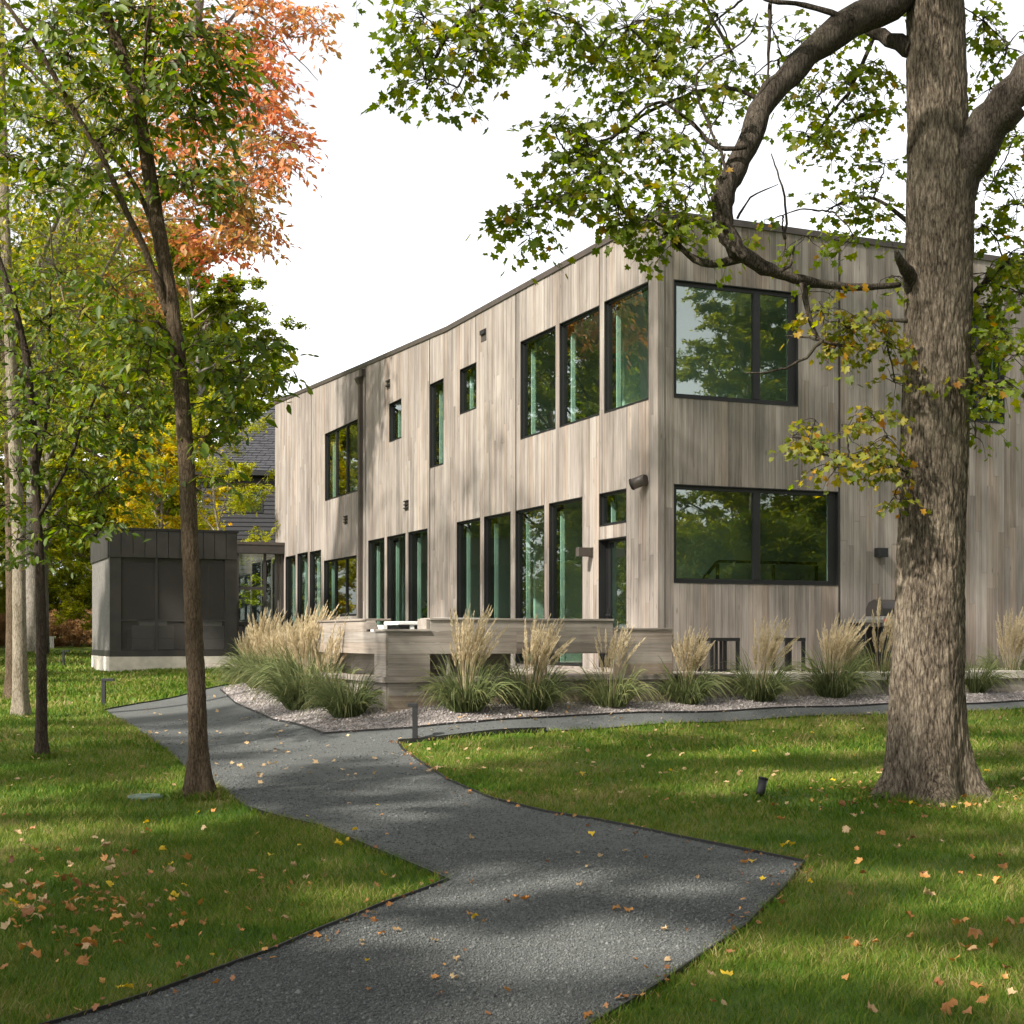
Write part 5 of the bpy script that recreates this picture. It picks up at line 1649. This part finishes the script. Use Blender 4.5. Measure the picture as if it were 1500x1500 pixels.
# ------------------------------------------------------------------ forest trees from a few grown forms
def grow(seed, H, base, rad, n1, n2, n3, nl, size, r0, kind='rhomb', stems=1, lift=.35):
    g = np.random.default_rng(seed)
    mb = MB(); C, N, Tt = [], [], []

    def vec(az, el): return Vector((math.cos(az) * math.cos(el), math.sin(az) * math.cos(el), math.sin(el)))
    for st_ in range(stems):
        lean = Vector((g.normal() * .04, g.normal() * .04, 0)) * H if stems == 1 else Vector((g.normal(), g.normal(), 0)) * rad * .45
        tp = [Vector((0, 0, -.1)) + lean * (t ** 1.5) + Vector((g.normal() * .012 * H * t, g.normal() * .012 * H * t, H * .93 * t + (.1 if t == 0 else 0))) for t in np.linspace(0, 1, 9)]
        mb.tube(tp, [r0 * (1.25 if i == 0 else 1 - .9 * i / 8) for i in range(9)], 10)
        for i in range(n1):
            h = base + (1 - base) * ((i + g.uniform(0, 1)) / n1)
            q = (h - base) / (1 - base)
            k = min(7, int(h * 8)); p = tp[k].lerp(tp[k + 1], h * 8 - k)
            L = rad * (math.sin(math.pi * (q * .78 + .17)) ** .8) * g.uniform(.7, 1.15)
            az = i * 2.4 + g.normal() * .4; el = g.normal(lift, .2) + q * .5
            d = vec(az, el)
            lp = [p + d * L * t + Vector((0, 0, .10 * L * t * t)) + Vector(tuple(g.normal(size=3) * .03 * L * t)) for t in (0, .25, .5, .75, 1)]
            rb = max(.012, r0 * .42 * (1 - .7 * q))
            mb.tube(lp, [rb, rb * .8, rb * .6, rb * .4, rb * .2], 6, False)
            for j in range(n2):
                t = .25 + .75 * (j + g.uniform(0, 1)) / n2; k = min(3, int(t * 4)); p2 = lp[k].lerp(lp[k + 1], t * 4 - k)
                d2 = (vec(az + g.normal() * 1.1, g.normal(.15, .35))).normalized(); L2 = L * .42 * g.uniform(.5, 1.2) * (1.25 - t * .5)
                e = p2 + d2 * L2
                mb.tube([p2, p2.lerp(e, .5) + Vector((0, 0, .05 * L2)), e], [rb * .3, rb * .2, .006], 4, False)
                for m in range(n3):
                    tt = g.uniform(.2, 1.05); p3 = np.array(p2.lerp(e, tt))
                    d3 = unitv(np.array(d2) + g.normal(size=3) * .9); L3 = g.uniform(.35, .9) * max(.5, rad * .16)
                    a = g.uniform(0, 1, nl)[:, None]
                    c = p3 + d3 * L3 * a + g.normal(size=(nl, 3)) * np.array([.12, .12, .07]) * max(.6, rad * .22) - np.array([0, 0, .12]) * L3 * a * a
                    C.append(c); Tt.append(d3 * .5 + g.normal(size=(nl, 3)) * .6 - np.array([0, 0, .4])); N.append(np.array([0, 0, 1.]) + g.normal(size=(nl, 3)) * .55)
    C, N, Tt = np.concatenate(C), np.concatenate(N), np.concatenate(Tt)
    return mb.mesh('trunk'), leaves_mesh('crown', C, N, Tt, size * g.uniform(.6, 1.25, len(C)), kind)


FORM = {
    'tall': grow(51, 20, .20, 5.0, 26, 8, 7, 34, .125, .26),
    'slender': grow(52, 20, .38, 3.8, 22, 7, 7, 34, .125, .22),
    'round': grow(53, 9, .08, 3.3, 22, 7, 5, 34, .095, .13),
    'airy': grow(54, 12, .22, 3.6, 17, 6, 6, 22, .085, .12, lift=.2),
    'bush': grow(55, 3, .05, 1.6, 9, 5, 4, 22, .065, .035, stems=4),
}


def forest(form, x, y, sc_, rot, leaf, bark, label, name='forest_tree', cat='tree', group='trees of the wood behind the house', zs=1.0):
    r = empty(name, (x, y, float(gz(x, y)) - .05), rot, label, cat, group, (sc_, sc_, sc_ * zs))
    place('trunk', FORM[form][0], M[bark], r); place('crown', FORM[form][1], M[leaf], r)
    return r


def fpx(form, u, y, *a, **k): return forest(form, (u - 750) / F * y, y, *a, **k)


fpx('airy', 322, 52, .80, .4, 'leaf_lime', 'bark_pale', 'light lime-green tree in front of the black-sided house')
fpx('round', 232, 56, .98, 1.0, 'leaf_yellow', 'bark_grey', 'bright yellow-green tree showing over the screened porch roof')
fpx('round', 168, 62, .92, 2.0, 'leaf_lime', 'bark_grey', 'yellow-green bushy tree behind the left end of the porch roof')
fpx('slender', 338, 74, .93, .2, 'leaf_green', 'bark_grey', 'grey-green tree whose crown ends just left of the house roof')
fpx('slender', 290, 66, 1.0, 1.4, 'leaf_green', 'bark_grey', 'tall green tree behind the porch and left of the black-sided house')
fpx('tall', 225, 84, 1.15, 2.2, 'leaf_green', 'bark_brown', 'broad dark green tree behind the yellow-green tree')
fpx('tall', 120, 92, 1.2, .9, 'leaf_green', 'bark_brown', 'broad green tree deep in the wood left of the porch')
fpx('slender', 70, 84, 1.25, 3.0, 'leaf_lime', 'bark_pale', 'tall lime-green tree deep in the wood behind the grey maple trunk')
fpx('tall', 10, 88, 1.2, 4.0, 'leaf_green', 'bark_brown', 'broad green tree in the wood at the left edge of the view')
fpx('tall', 180, 110, 1.35, 5.0, 'leaf_lime', 'bark_brown', 'far lime-green crown rising above the yellow-green trees')
fpx('tall', 62, 64, .95, 2.6, 'leaf_lime', 'bark_grey', 'sunlit lime-green tree between the grey maple trunk and the porch')
fpx('tall', 150, 71, 1.05, 3.4, 'leaf_green', 'bark_brown', 'green tree directly behind the left half of the porch')
fpx('slender', -15, 68, 1.05, 1.1, 'leaf_lime', 'bark_brown', 'lime-green tree in the wood at the extreme left edge')
fpx('tall', 262, 98, 1.2, 4.2, 'leaf_lime', 'bark_brown', 'far lime-green crown behind the slim leaning trunk')
fpx('round', 100, 86, .85, .3, 'leaf_green', 'bark_brown', 'leafy green understorey tree just left of the porch side wall', zs=.9)
fpx('round', 40, 88, .9, 1.3, 'leaf_lime', 'bark_brown', 'leafy understorey tree behind the grey maple trunk', zs=.9)
fpx('round', -20, 87, .9, 2.3, 'leaf_green', 'bark_brown', 'leafy understorey tree at the far left edge', zs=.9)
fpx('round', 150, 92, .9, 4.3, 'leaf_dark', 'bark_brown', 'dark understorey tree half hidden by the porch side wall', zs=.9)
ORD = 'first second third fourth fifth sixth seventh eighth ninth tenth eleventh'.split()
for i, u in enumerate((-30, -8, 8, 24, 58, 75, 90, 104, 118, 132, 146)):
    fpx('bush', u, 78 + (i * 7 % 5), .50 + .14 * (i * 3 % 4) / 3, i * 1.3, 'leaf_brown', 'bark_brown', 'low dry brown shrub at the back edge of the lawn, %s from the left' % ORD[i], 'dry_shrub', 'shrub', 'dry shrubs along the edge of the wood')
for i, u in enumerate((0, 48, 82, 112, 140)):
    fpx('bush', u, 84, 1.1 + .2 * (i % 3), i * 2.1, ('leaf_green', 'leaf_lime')[i % 2], 'bark_brown', 'green shrub behind the dry brown undergrowth, %s from the left' % ORD[i], 'green_shrub', 'shrub', 'green shrubs at the edge of the wood')
# the wood goes on outside the picture: it shades the lawn and shows in the windows
OFFL = [(-19, 34, 'tall', .95), (-23, 44, 'slender', 1.05), (-27, 52, 'tall', 1.0), (-32, 60, 'tall', 1.1), (-36, 46, 'round', 1.2), (-28, 66, 'slender', 1.1), (-42, 58, 'tall', 1.15), (-38, 72, 'tall', 1.1), (-46, 78, 'slender', 1.2), (-30, 78, 'round', 1.1), (-24, 58, 'round', .9),
        (-33, 52, 'round', .8), (-26, 40, 'bush', 1.4), (-31, 47, 'bush', 1.5), (-52, 66, 'tall', 1.2), (-60, 80, 'tall', 1.2), (-21, 49, 'bush', 1.2), (-35, 55, 'round', 1.1), (-40, 50, 'bush', 2.0), (-44, 66, 'round', 1.2), (-34, 70, 'bush', 2.2), (-50, 54, 'tall', 1.1), (-48, 90, 'tall', 1.2), (-62, 66, 'tall', 1.2), (-29, 60, 'bush', 2.0), (-38, 64, 'round', 1.0), (-24, 50, 'round', .8)]
OFFF = [(-10.5, 1.5, 'slender', .80), (-6.5, -5, 'slender', .85), (-15, 8, 'tall', .72), (-1.5, -9, 'slender', .9), (-13, -6, 'tall', .8), (3.5, -12, 'tall', .8), (-17.5, 11, 'slender', .9), (-9, -15, 'tall', .9), (10, -13, 'tall', .8), (-4.2, -1.5, 'slender', .78), (6.5, 1.5, 'slender', .75), (7, -7, 'tall', .8), (-9, 6.5, 'slender', .78), (10.5, 9, 'slender', .85), (-7.6, 2.8, 'slender', .75)]
OFFR = [(24.5, 17.8, 'tall', .95), (36, 13, 'tall', 1.0), (28, 13.5, 'tall', .85), (25.2, 12.2, 'slender', .78), (33, 6.5, 'airy', 1.5), (22, 2, 'round', 1.1), (44, 4, 'slender', 1.1), (30, 17, 'round', 1.0), (19.5, 14.5, 'bush', 1.7), (22, 11, 'bush', 1.7), (17.5, 11.5, 'bush', 1.5), (24.5, 8.5, 'bush', 1.8), (20.5, 17, 'bush', 1.6), (26, 13, 'bush', 1.8), (16, 16, 'bush', 1.4), (35, 2, 'bush', 2.2), (29, 6, 'bush', 1.9), (44, -5, 'bush', 2.4), (40, 16, 'round', 1.3), (50, 8, 'tall', 1.1), (38, -8, 'round', 1.3), (30, -12, 'tall', 1.0), (26, 14, 'bush', 1.8), (32, 8, 'bush', 2.0), (36, 4, 'round', 1.1), (42, 12, 'bush', 2.2), (28, 2, 'round', 1.0), (60, 0, 'tall', 1.2), (56, 18, 'tall', 1.2)]
for i, (x, y, f, s) in enumerate(OFFL + OFFF + OFFR):
    lf = ('leaf_green', 'leaf_dark', 'leaf_green', 'leaf_lime', 'leaf_green', 'leaf_autumn' if i % 2 else 'leaf_yellow')[i % 6]
    if lf == 'leaf_autumn': lf = 'leaf_yellow'
    forest(f, x, y, s, i * 1.7, lf, ('bark_brown', 'bark_grey', 'bark_dark')[i % 3], 'tree of the surrounding wood standing outside the picture', group='trees of the wood around the lawn')


# ------------------------------------------------------------------ ornamental grasses
def strips(pts, width, tone0, tone1, V, Fc, Tn):
    """ribbons: pts (n, k, 3), width (n, k)"""
    n, k, _ = pts.shape
    d = unitv(np.gradient(pts, axis=1))
    a = rng.uniform(0, 6.28, (n, 1, 1)); ref = np.concatenate([np.cos(a), np.sin(a), np.zeros_like(a)], -1)
    sd_ = unitv(np.cross(d, np.broadcast_to(ref, d.shape)))
    l, r = pts - sd_ * width[..., None] / 2, pts + sd_ * width[..., None] / 2
    b = sum(len(v) for v in V)
    V.append(np.stack([l, r], 2).reshape(-1, 3))
    i, j = np.meshgrid(np.arange(n), np.arange(k - 1), indexing='ij')
    q = (b + (i * k + j) * 2).ravel()
    Fc.append(np.stack([q, q + 1, q + 3, q + 2], -1))
    t = np.linspace(0, 1, k - 1)[None]
    Tn.append((tone0[:, None] * (1 - t) + tone1[:, None] * t).ravel())


def clump(seed, nb, npl, hb, hp, tan):
    g = np.random.default_rng(seed)
    V, Fc, Tn = [], [], []
    k = 7; t = np.linspace(0, 1, k)[None]
    az = g.uniform(0, 6.28, nb); L = hb * g.uniform(.35, 1.2, nb); out = g.uniform(.25, 1.0, nb) ** .8
    r = .20 * np.sqrt(g.uniform(0, 1, nb)); a0 = az + g.normal(0, .8, nb)
    hor = (r[:, None] + L[:, None] * out[:, None] * .80 * t ** 1.0)
    zz = L[:, None] * (t * (1.25 - .3 * out[:, None]) - (.95 * out[:, None]) * t ** 2.6)
    sway = g.normal(0, .10, nb)[:, None] * t ** 2 * L[:, None]
    pts = np.stack([np.cos(az)[:, None] * hor - np.sin(az)[:, None] * sway, np.sin(az)[:, None] * hor + np.cos(az)[:, None] * sway, np.maximum(zz, .01)], -1)
    w = np.broadcast_to(.017 * (1 - .85 * t ** 1.5), (nb, k)) * g.uniform(.7, 1.3, (nb, 1))
    strips(pts, w, np.clip(g.normal(.16 + tan * .4, .2, nb), 0, 1), np.clip(g.normal(.46 + tan * .4, .28, nb), 0, 1), V, Fc, Tn)
    fol = fast_mesh('foliage', np.concatenate(V), np.concatenate(Fc), np.concatenate(Tn))
    V, Fc, Tn = [], [], []
    if npl:
        k = 9; t = np.linspace(0, 1, k)[None]
        az = g.uniform(0, 6.28, npl); H = hp * g.uniform(.66, 1.10, npl); sp = g.uniform(.02, .33, npl); lean = np.array([.13, -.02])
        rr = .08 * np.sqrt(g.uniform(0, 1, npl))
        hor = rr[:, None] + H[:, None] * sp[:, None] * t ** 1.8
        X = np.cos(az)[:, None] * hor + lean[0] * H[:, None] * t ** 2.2; Y = np.sin(az)[:, None] * hor + lean[1] * t ** 2
        P = np.stack([X, Y, H[:, None] * (t - .08 * sp[:, None] * 4 * t ** 3)], -1)
        strips(P, np.full((npl, k), .004), np.full(npl, .15), np.full(npl, .5), V, Fc, Tn)
        # feathery heads: many short bristles round the upper third of each stem
        nbr = 80
        a = g.uniform(.66, 1.0, (npl, nbr)); i0 = np.clip((a * (k - 1)).astype(int), 0, k - 2); fr = a * (k - 1) - i0
        I = np.arange(npl)[:, None]
        base = P[I, i0] * (1 - fr[..., None]) + P[I, i0 + 1] * fr[..., None]
        d = unitv(P[I, i0 + 1] - P[I, i0])
        q = (a - .66) / .34; wid = .026 * np.sin(np.pi * np.clip(q * .85 + .12, 0, 1)) + .002
        o = unitv(g.normal(size=(npl, nbr, 3)))
        ln = .035 + .03 * g.random((npl, nbr))
        tipp = base + d * ln[..., None] * 1.1 + o * wid[..., None]
        mid = base + d * ln[..., None] * .45 + o * wid[..., None] * .75
        pts = np.stack([base, mid, tipp], 2).reshape(-1, 3, 3)
        n = len(pts)
        strips(pts, np.tile([.003, .0075, .001], (n, 1)), np.clip(g.normal(.45, .2, n), 0, 1), np.clip(g.normal(.75, .2, n), 0, 1), V, Fc, Tn)
    plu = fast_mesh('plumes', np.concatenate(V), np.concatenate(Fc), np.concatenate(Tn)) if npl else None
    return fol, plu


CF = [clump(61, 680, 78, .98, 1.27, .0), clump(62, 600, 62, .95, 1.33, .12), clump(63, 440, 26, .85, 1.2, .45), clump(64, 600, 0, .95, 1.2, .0), clump(65, 680, 88, 1.0, 1.30, .05)]
CG = [  # u, v of the foot, form, scale, yaw, label
    (1008, 1031, 0, 1.02, 0, 'full clump of plumed grass at the right end of the deck wall'),
    (1112, 1027, 1, 1.08, .4, 'plumed grass clump between the two black stools'),
    (1218, 1022, 4, 1.06, .2, 'wide plumed grass clump just left of the maple trunk, right of both stools'),
    (1290, 1016, 2, 1.35, .3, 'narrow tan grass clump in front of the gas grill, touching the maple trunk'),
    (1425, 1015, 3, .95, .1, 'low green grass clump without full plumes just right of the maple trunk'),
    (1482, 1012, 1, 1.10, .5, 'plumed grass clump at the right edge of the view'),
    (684, 1043, 1, 1.05, .1, 'grass clump with few plumes in front of the long bench wall, right of the path light'),
    (778, 1040, 1, 1.02, .6, 'middle of the three grass clumps in front of the long bench wall'),
    (897, 1036, 2, 1.15, .2, 'sparse tan grass clump where the long bench wall steps down'),
    (510, 1050, 3, .95, 0, 'low green grass clump without plumes at the point of the gravel bed'),
    (480, 1032, 2, 1.15, .4, 'thin plumed grass clump against the left side of the deck'),
    (452, 1024, 4, 1.0, .1, 'plumed grass clump left of the deck corner, second from the low green clump'),
    (425, 1020, 0, 1.02, .5, 'plumed grass clump in the middle of the left grass group'),
    (405, 1012, 4, 1.02, .3, 'plumed grass clump behind the middle of the left grass group'),
    (385, 1008, 0, 1.0, .2, 'plumed grass clump near the left end of the left grass group'),
    (440, 1040, 3, .95, .6, 'leaning green grass clump spilling toward the path in the left grass group'),
    (365, 1000, 4, .98, .7, 'leftmost plumed grass clump by the narrow path to the link'),
    (468, 1008, 4, 1.1, .6, 'tall plumed grass clump close to the deck side wall'),
    (1340, 1018, 0, 1.0, .2, 'grass clump hidden behind the maple trunk'),
    (735, 1030, 3, .9, .9, 'small green grass clump tucked between two clumps by the long bench wall'),
]
for u, v, f, s, yaw, lab in CG:
    p = ground(u, v)
    r = empty('ornamental_grass', (p.x, p.y, p.z - .01), yaw - .3, lab, 'grass clump', 'ornamental grasses in the gravel bed', s * (1.06 if u < 475 else 1.0) * (1 + .12 * math.sin(u * 1.7)))
    r.rotation_euler = (.06 * math.sin(u), .06 * math.cos(u * 1.3), yaw - .3)
    place('foliage', CF[f][0], M['clump'], r)
    if CF[f][1]: place('plumes', CF[f][1], M['plume'], r)
# a few white-tipped stems on the clump right of the trunk
# ------------------------------------------------------------------ path lights, spots, lid, post
def path_light(label, u, v, h, side):
    p = ground(u, v)
    r = empty('path_light', p, 0, label, 'path light', 'black L-shaped path lights')
    MB().box(-.035, .035, -.035, .035, -.05, h - .051).build('post', M['black'], r, .003)
    x0, x1 = (-.10, .036) if side < 0 else (-.036, .20)
    MB().box(x0, x1, -.04, .04, h - .05, h).build('head', M['black'], r, .003)
    MB().box(-.06, .06, -.06, .06, -.06, .012).build('foot', M['black'], r)


path_light('black path light at the tip of the right lawn edging, in front of the deck', 608, 1084, .50, -1)
path_light('black path light at the far left end of the gravel path', 152, 1034, .52, 1)
path_light('small distant black path light left of the porch base', 93, 974, .50, 1)
path_light('thin black path light beside the left grass group near the link', 362, 966, .45, 1)


def spot(label, u, v, tilt):
    p = ground(u, v)
    r = empty('spotlight', p, 0, label, 'spotlight', 'small black garden spotlights')
    MB().tube([(0, 0, -.05), (0, 0, .07)], .012, 8).build('stake', M['black'], r)
    MB().tube([(-.01, .0, .05), (.0, .0, .08), (.03 * tilt, .02, .20)], [.035, .042, .045], 14).build('barrel', M['black'], r)
    MB().tube([(.03 * tilt, .02, .20), (.034 * tilt, .023, .215)], [.049, .049], 14).build('rim', M['black'], r)


spot('small black spotlight stuck in the lawn left of the maple trunk', 1114, 1172, 1)
spot('small black spotlight in the far left lawn beside the thin dark stem', 54, 975, -1)
spot('small black spotlight at the foot of the dark trunk on the left edge', 11, 1008, -1)
p = ground(213, 1169)
r = empty('valve_box_lid', (p.x, p.y, p.z + .012), .3, 'flat faded green valve box lid sunk in the left lawn', 'lid')
MB().tube([(0, 0, -.02), (0, 0, .012), (0, 0, .018)], [.17, .17, .155], 28).build('lid', M['teal'], r)
MB().box(-.05, .05, -.015, .015, .0185, .024).build('grip', M['teal'], r)
p = at(73, 944, 76); p.z = float(gz(p.x, p.y))
r = empty('utility_box', p, 0, 'small pale utility box at the far edge of the left lawn', 'utility box')
MB().box(-.18, .18, -.12, .12, -.05, .62).build('cabinet', M['pole'], r, .02)
MB().box(-.05, .03, -.135, -.121, .16, .30).build('hatch', M['black'], r)

# ------------------------------------------------------------------ fallen leaves
def fallen_mesh(seed):
    g = np.random.default_rng(seed)
    Tm, Fc = LEAF['maple']
    v = Tm.copy()
    rr = np.hypot(v[:, 0], v[:, 1])[:, None]; v[1:, :2] *= (np.clip(rr[1:], .62, .95) / rr[1:]) * g.uniform(.8, 1.15, (len(v) - 1, 1))
    a, b = g.uniform(.15, .55), g.uniform(-.4, .4)
    v[:, 2] = a * v[:, 0] ** 2 + b * v[:, 1] ** 2 + g.normal(0, .15, len(v)) - a * .25
    v[:, 2] -= v[:, 2].min()
    me = fast_mesh('fallen_leaf', v, Fc); me.materials.append(M['fallen']['tan'])
    return me


FM = [fallen_mesh(70 + i) for i in range(7)]
nleaf = {'n': 0}
WHERE = {'path': 'on the path', 'left': 'in left lawn', 'right': 'in right lawn', 'bed': 'on the gravel bed'}
MARKS = [('maple trunk', b0), ('slim tree', ground(291, 1168)), ('thin tree', ground(62, 1110)), ('path light', ground(608, 1084)), ('lawn spotlight', ground(1114, 1172)), ('path corner', ground(1178, 1265)), ('lawn tip', ground(656, 1291)), ('valve lid', ground(213, 1169))]


def beside(p):
    nm, m = min(MARKS, key=lambda q: (q[1].x - p.x) ** 2 + (q[1].y - p.y) ** 2)
    dx, dy = p.x - m.x, p.y - m.y
    d = math.hypot(dx, dy)
    lr, fb = ('right' if dx > 0 else 'left'), ('behind' if dy > 0 else 'in front')
    if abs(dx) > 2.4 * abs(dy): w = lr + ' of'
    elif abs(dy) > 2.4 * abs(dx): w = fb + (' of' if fb == 'in front' else '')
    else: w = ('behind' if fb == 'behind' else 'front') + '-' + lr + ' of'
    far = 'touching distance' if d < .35 else 'a short step' if d < .7 else 'one step' if d < 1.1 else 'one long step' if d < 1.5 else 'two steps' if d < 2 else 'three steps' if d < 2.7 else 'four steps' if d < 3.5 else 'many steps'
    return far + ' ' + w + ' the ' + nm


def drop(u, v, colr, size=.05, tilt=.35):
    try: p = ground(u, v)
    except Exception: return
    if p.y > 60 or p.y < 4.5: return
    onp = bool(in_poly(np.array([p.x]), np.array([p.y]), path_xy)[0])
    onb = bool(in_poly(np.array([p.x]), np.array([p.y]), bed_xy)[0])
    wh = 'path' if onp else 'bed' if onb else ('left' if u < 700 and not (u > 560 and v < 1190) else 'right')
    nm = {'orange': 'orange', 'yellow': 'yellow', 'tan': 'tan', 'brown': 'rusty'}[colr]
    o = place('fallen_leaf', FM[rnd.randrange(len(FM))], M['fallen'][colr])
    o.location = (p.x, p.y, p.z + (.016 if onp or onb else rnd.uniform(.022, .048)))
    o.rotation_euler = (rnd.gauss(0, tilt), rnd.gauss(0, tilt), rnd.uniform(0, 6.28))
    s = size * rnd.uniform(.45, .95); o.scale = (s, s, s * rnd.uniform(.8, 1.5))
    sz = 'small' if s < .033 else 'large' if s > .046 else 'medium'
    how = 'tilted ' if max(abs(o.rotation_euler.x), abs(o.rotation_euler.y)) > .38 else 'flat '
    tag(o, f'{how}{sz} {nm} leaf {WHERE[wh]}, {beside(p)}', 'leaf', f'{nm} fallen leaves {WHERE[wh]}')
    nleaf['n'] += 1


NAMED = [(866, 1226, 'yellow', .06), (495, 1242, 'yellow', .06), (510, 1238, 'yellow', .05), (1104, 1265, 'yellow', .055), (1090, 1267, 'orange', .055), (1150, 1246, 'yellow', .055), (1162, 1243, 'yellow', .05), (905, 1336, 'orange', .05), (920, 1338, 'orange', .05), (755, 1318, 'orange', .05), (770, 1322, 'orange', .05),
         (946, 1260, 'orange', .05), (582, 1367, 'tan', .05), (635, 1382, 'tan', .05), (690, 1345, 'orange', .045), (1465, 1262, 'brown', .07), (1470, 1275, 'orange', .07), (1405, 1362, 'orange', .07), (1428, 1382, 'orange', .075), (1480, 1365, 'orange', .06), (1400, 1485, 'orange', .08), (1440, 1478, 'orange', .07), (1420, 1492, 'brown', .07),
         (1282, 1391, 'orange', .06), (1399, 1418, 'orange', .055), (1425, 1404, 'tan', .05), (1445, 1168, 'orange', .075), (1462, 1163, 'orange', .07), (1320, 1180, 'orange', .06), (1335, 1183, 'yellow', .06), (1390, 1170, 'brown', .07), (1412, 1175, 'orange', .06), (1418, 1186, 'orange', .06), (1398, 1190, 'yellow', .05), (1250, 1200, 'tan', .07),
         (1265, 1162, 'orange', .06), (1445, 1136, 'yellow', .055), (850, 1301, 'tan', .05), (270, 1306, 'yellow', .055), (256, 1322, 'yellow', .06), (368, 1283, 'orange', .055), (175, 1455, 'yellow', .065), (188, 1456, 'yellow', .06), (265, 1428, 'orange', .05), (215, 1213, 'yellow', .045), (18, 1330, 'yellow', .05), (158, 1305, 'yellow', .05),
         (262, 1344, 'tan', .05), (1185, 1302, 'yellow', .045), (1067, 1437, 'yellow', .05), (1200, 1260, 'tan', .06), (855, 1139, 'yellow', .05), (690, 1230, 'tan', .04), (310, 1408, 'yellow', .045)]
for u, v, c, s in NAMED: drop(u, v, c, s)
for i in range(96):                                   # thick drift on the left lawn
    u, v = rnd.gauss(110, 80), rnd.gauss(1320, 55)
    if u < 2: u = -u + 4
    if v > 1440: continue
    drop(u, v, rnd.choice(['orange', 'orange', 'tan', 'brown', 'orange', 'tan']), .058)
for i in range(26): drop(rnd.uniform(200, 560), rnd.uniform(1180, 1400), rnd.choice(['tan', 'orange', 'yellow', 'tan']), .045)
for i in range(52): drop(rnd.uniform(480, 1120), rnd.uniform(1140, 1495), rnd.choice(['tan', 'orange', 'tan', 'brown', 'yellow']), .036)
for i in range(34): drop(rnd.gauss(1300, 120), rnd.gauss(1165, 22), rnd.choice(['tan', 'orange', 'brown', 'tan']), .055)
for i in range(34): drop(rnd.uniform(1240, 1500), rnd.uniform(1200, 1495), rnd.choice(['tan', 'orange', 'orange', 'brown']), .055)
for i in range(20): drop(rnd.uniform(960, 1500), rnd.uniform(1065, 1150), rnd.choice(['tan', 'yellow', 'tan']), .05)
# smaller, farther leaves: one scatter
c = []
for i in range(420):
    q = rnd.random()
    if q < .3: u, v = rnd.uniform(300, 1000), rnd.uniform(1050, 1140)
    elif q < .6: u, v = rnd.uniform(0, 420), rnd.uniform(975, 1160)
    else: u, v = rnd.uniform(620, 1500), rnd.uniform(1040, 1190)
    p = ground(u, v)
    if p.y < 70: c.append((p.x, p.y, p.z + .035))
c = np.array(c); n = len(c)
tag(place('leaf_litter', leaves_mesh('leaf_litter', c, np.array([0, 0, 1.]) + rng.normal(size=(n, 3)) * .35, rng.normal(size=(n, 3)), rng.uniform(.025, .055, n), 'maple'), M['fallen']['tan']),
    'small pale fallen leaves scattered over the far lawn and path', 'leaf litter', None, 'stuff')

# drifts: leaves too many and too small to pick apart, gathered at the maple's foot, along the edging and in the left lawn
c = []
for i in range(150):
    a, q = rnd.uniform(0, 6.28), abs(rnd.gauss(.72, .35))
    c.append((b0.x + math.cos(a) * q * 1.25, b0.y + math.sin(a) * q))
for P in (P_rlow, P_right, P_low):
    for i in range(60):
        p = rnd.choice(P); o_ = rnd.gauss(0, .10)
        c.append((p.x + o_, p.y + rnd.gauss(0, .10)))
gl = ground(110, 1325)
for i in range(170): c.append((gl.x + rnd.gauss(0, .75), gl.y + rnd.gauss(0, .95)))
c = np.array(c); c = c[c[:, 1] > 5]
c = np.column_stack([c, gz(c[:, 0], c[:, 1]) + rng.uniform(.012, .04, len(c))]); n = len(c)
k = rng.random(n) < .5
for sel, m, lab in ((k, 'orange', 'small orange leaf fragments drifted at the maple foot, edging and left lawn'), (~k, 'brown', 'small rusty leaf fragments drifted at the maple foot, edging and left lawn')):
    q = int(sel.sum())
    tag(place('leaf_litter', leaves_mesh('leaf_litter', c[sel], np.array([0, 0, 1.]) + rng.normal(size=(q, 3)) * .6, rng.normal(size=(q, 3)), rng.uniform(.014, .036, q), 'maple'), M['fallen'][m]), lab, 'leaf litter', None, 'stuff')
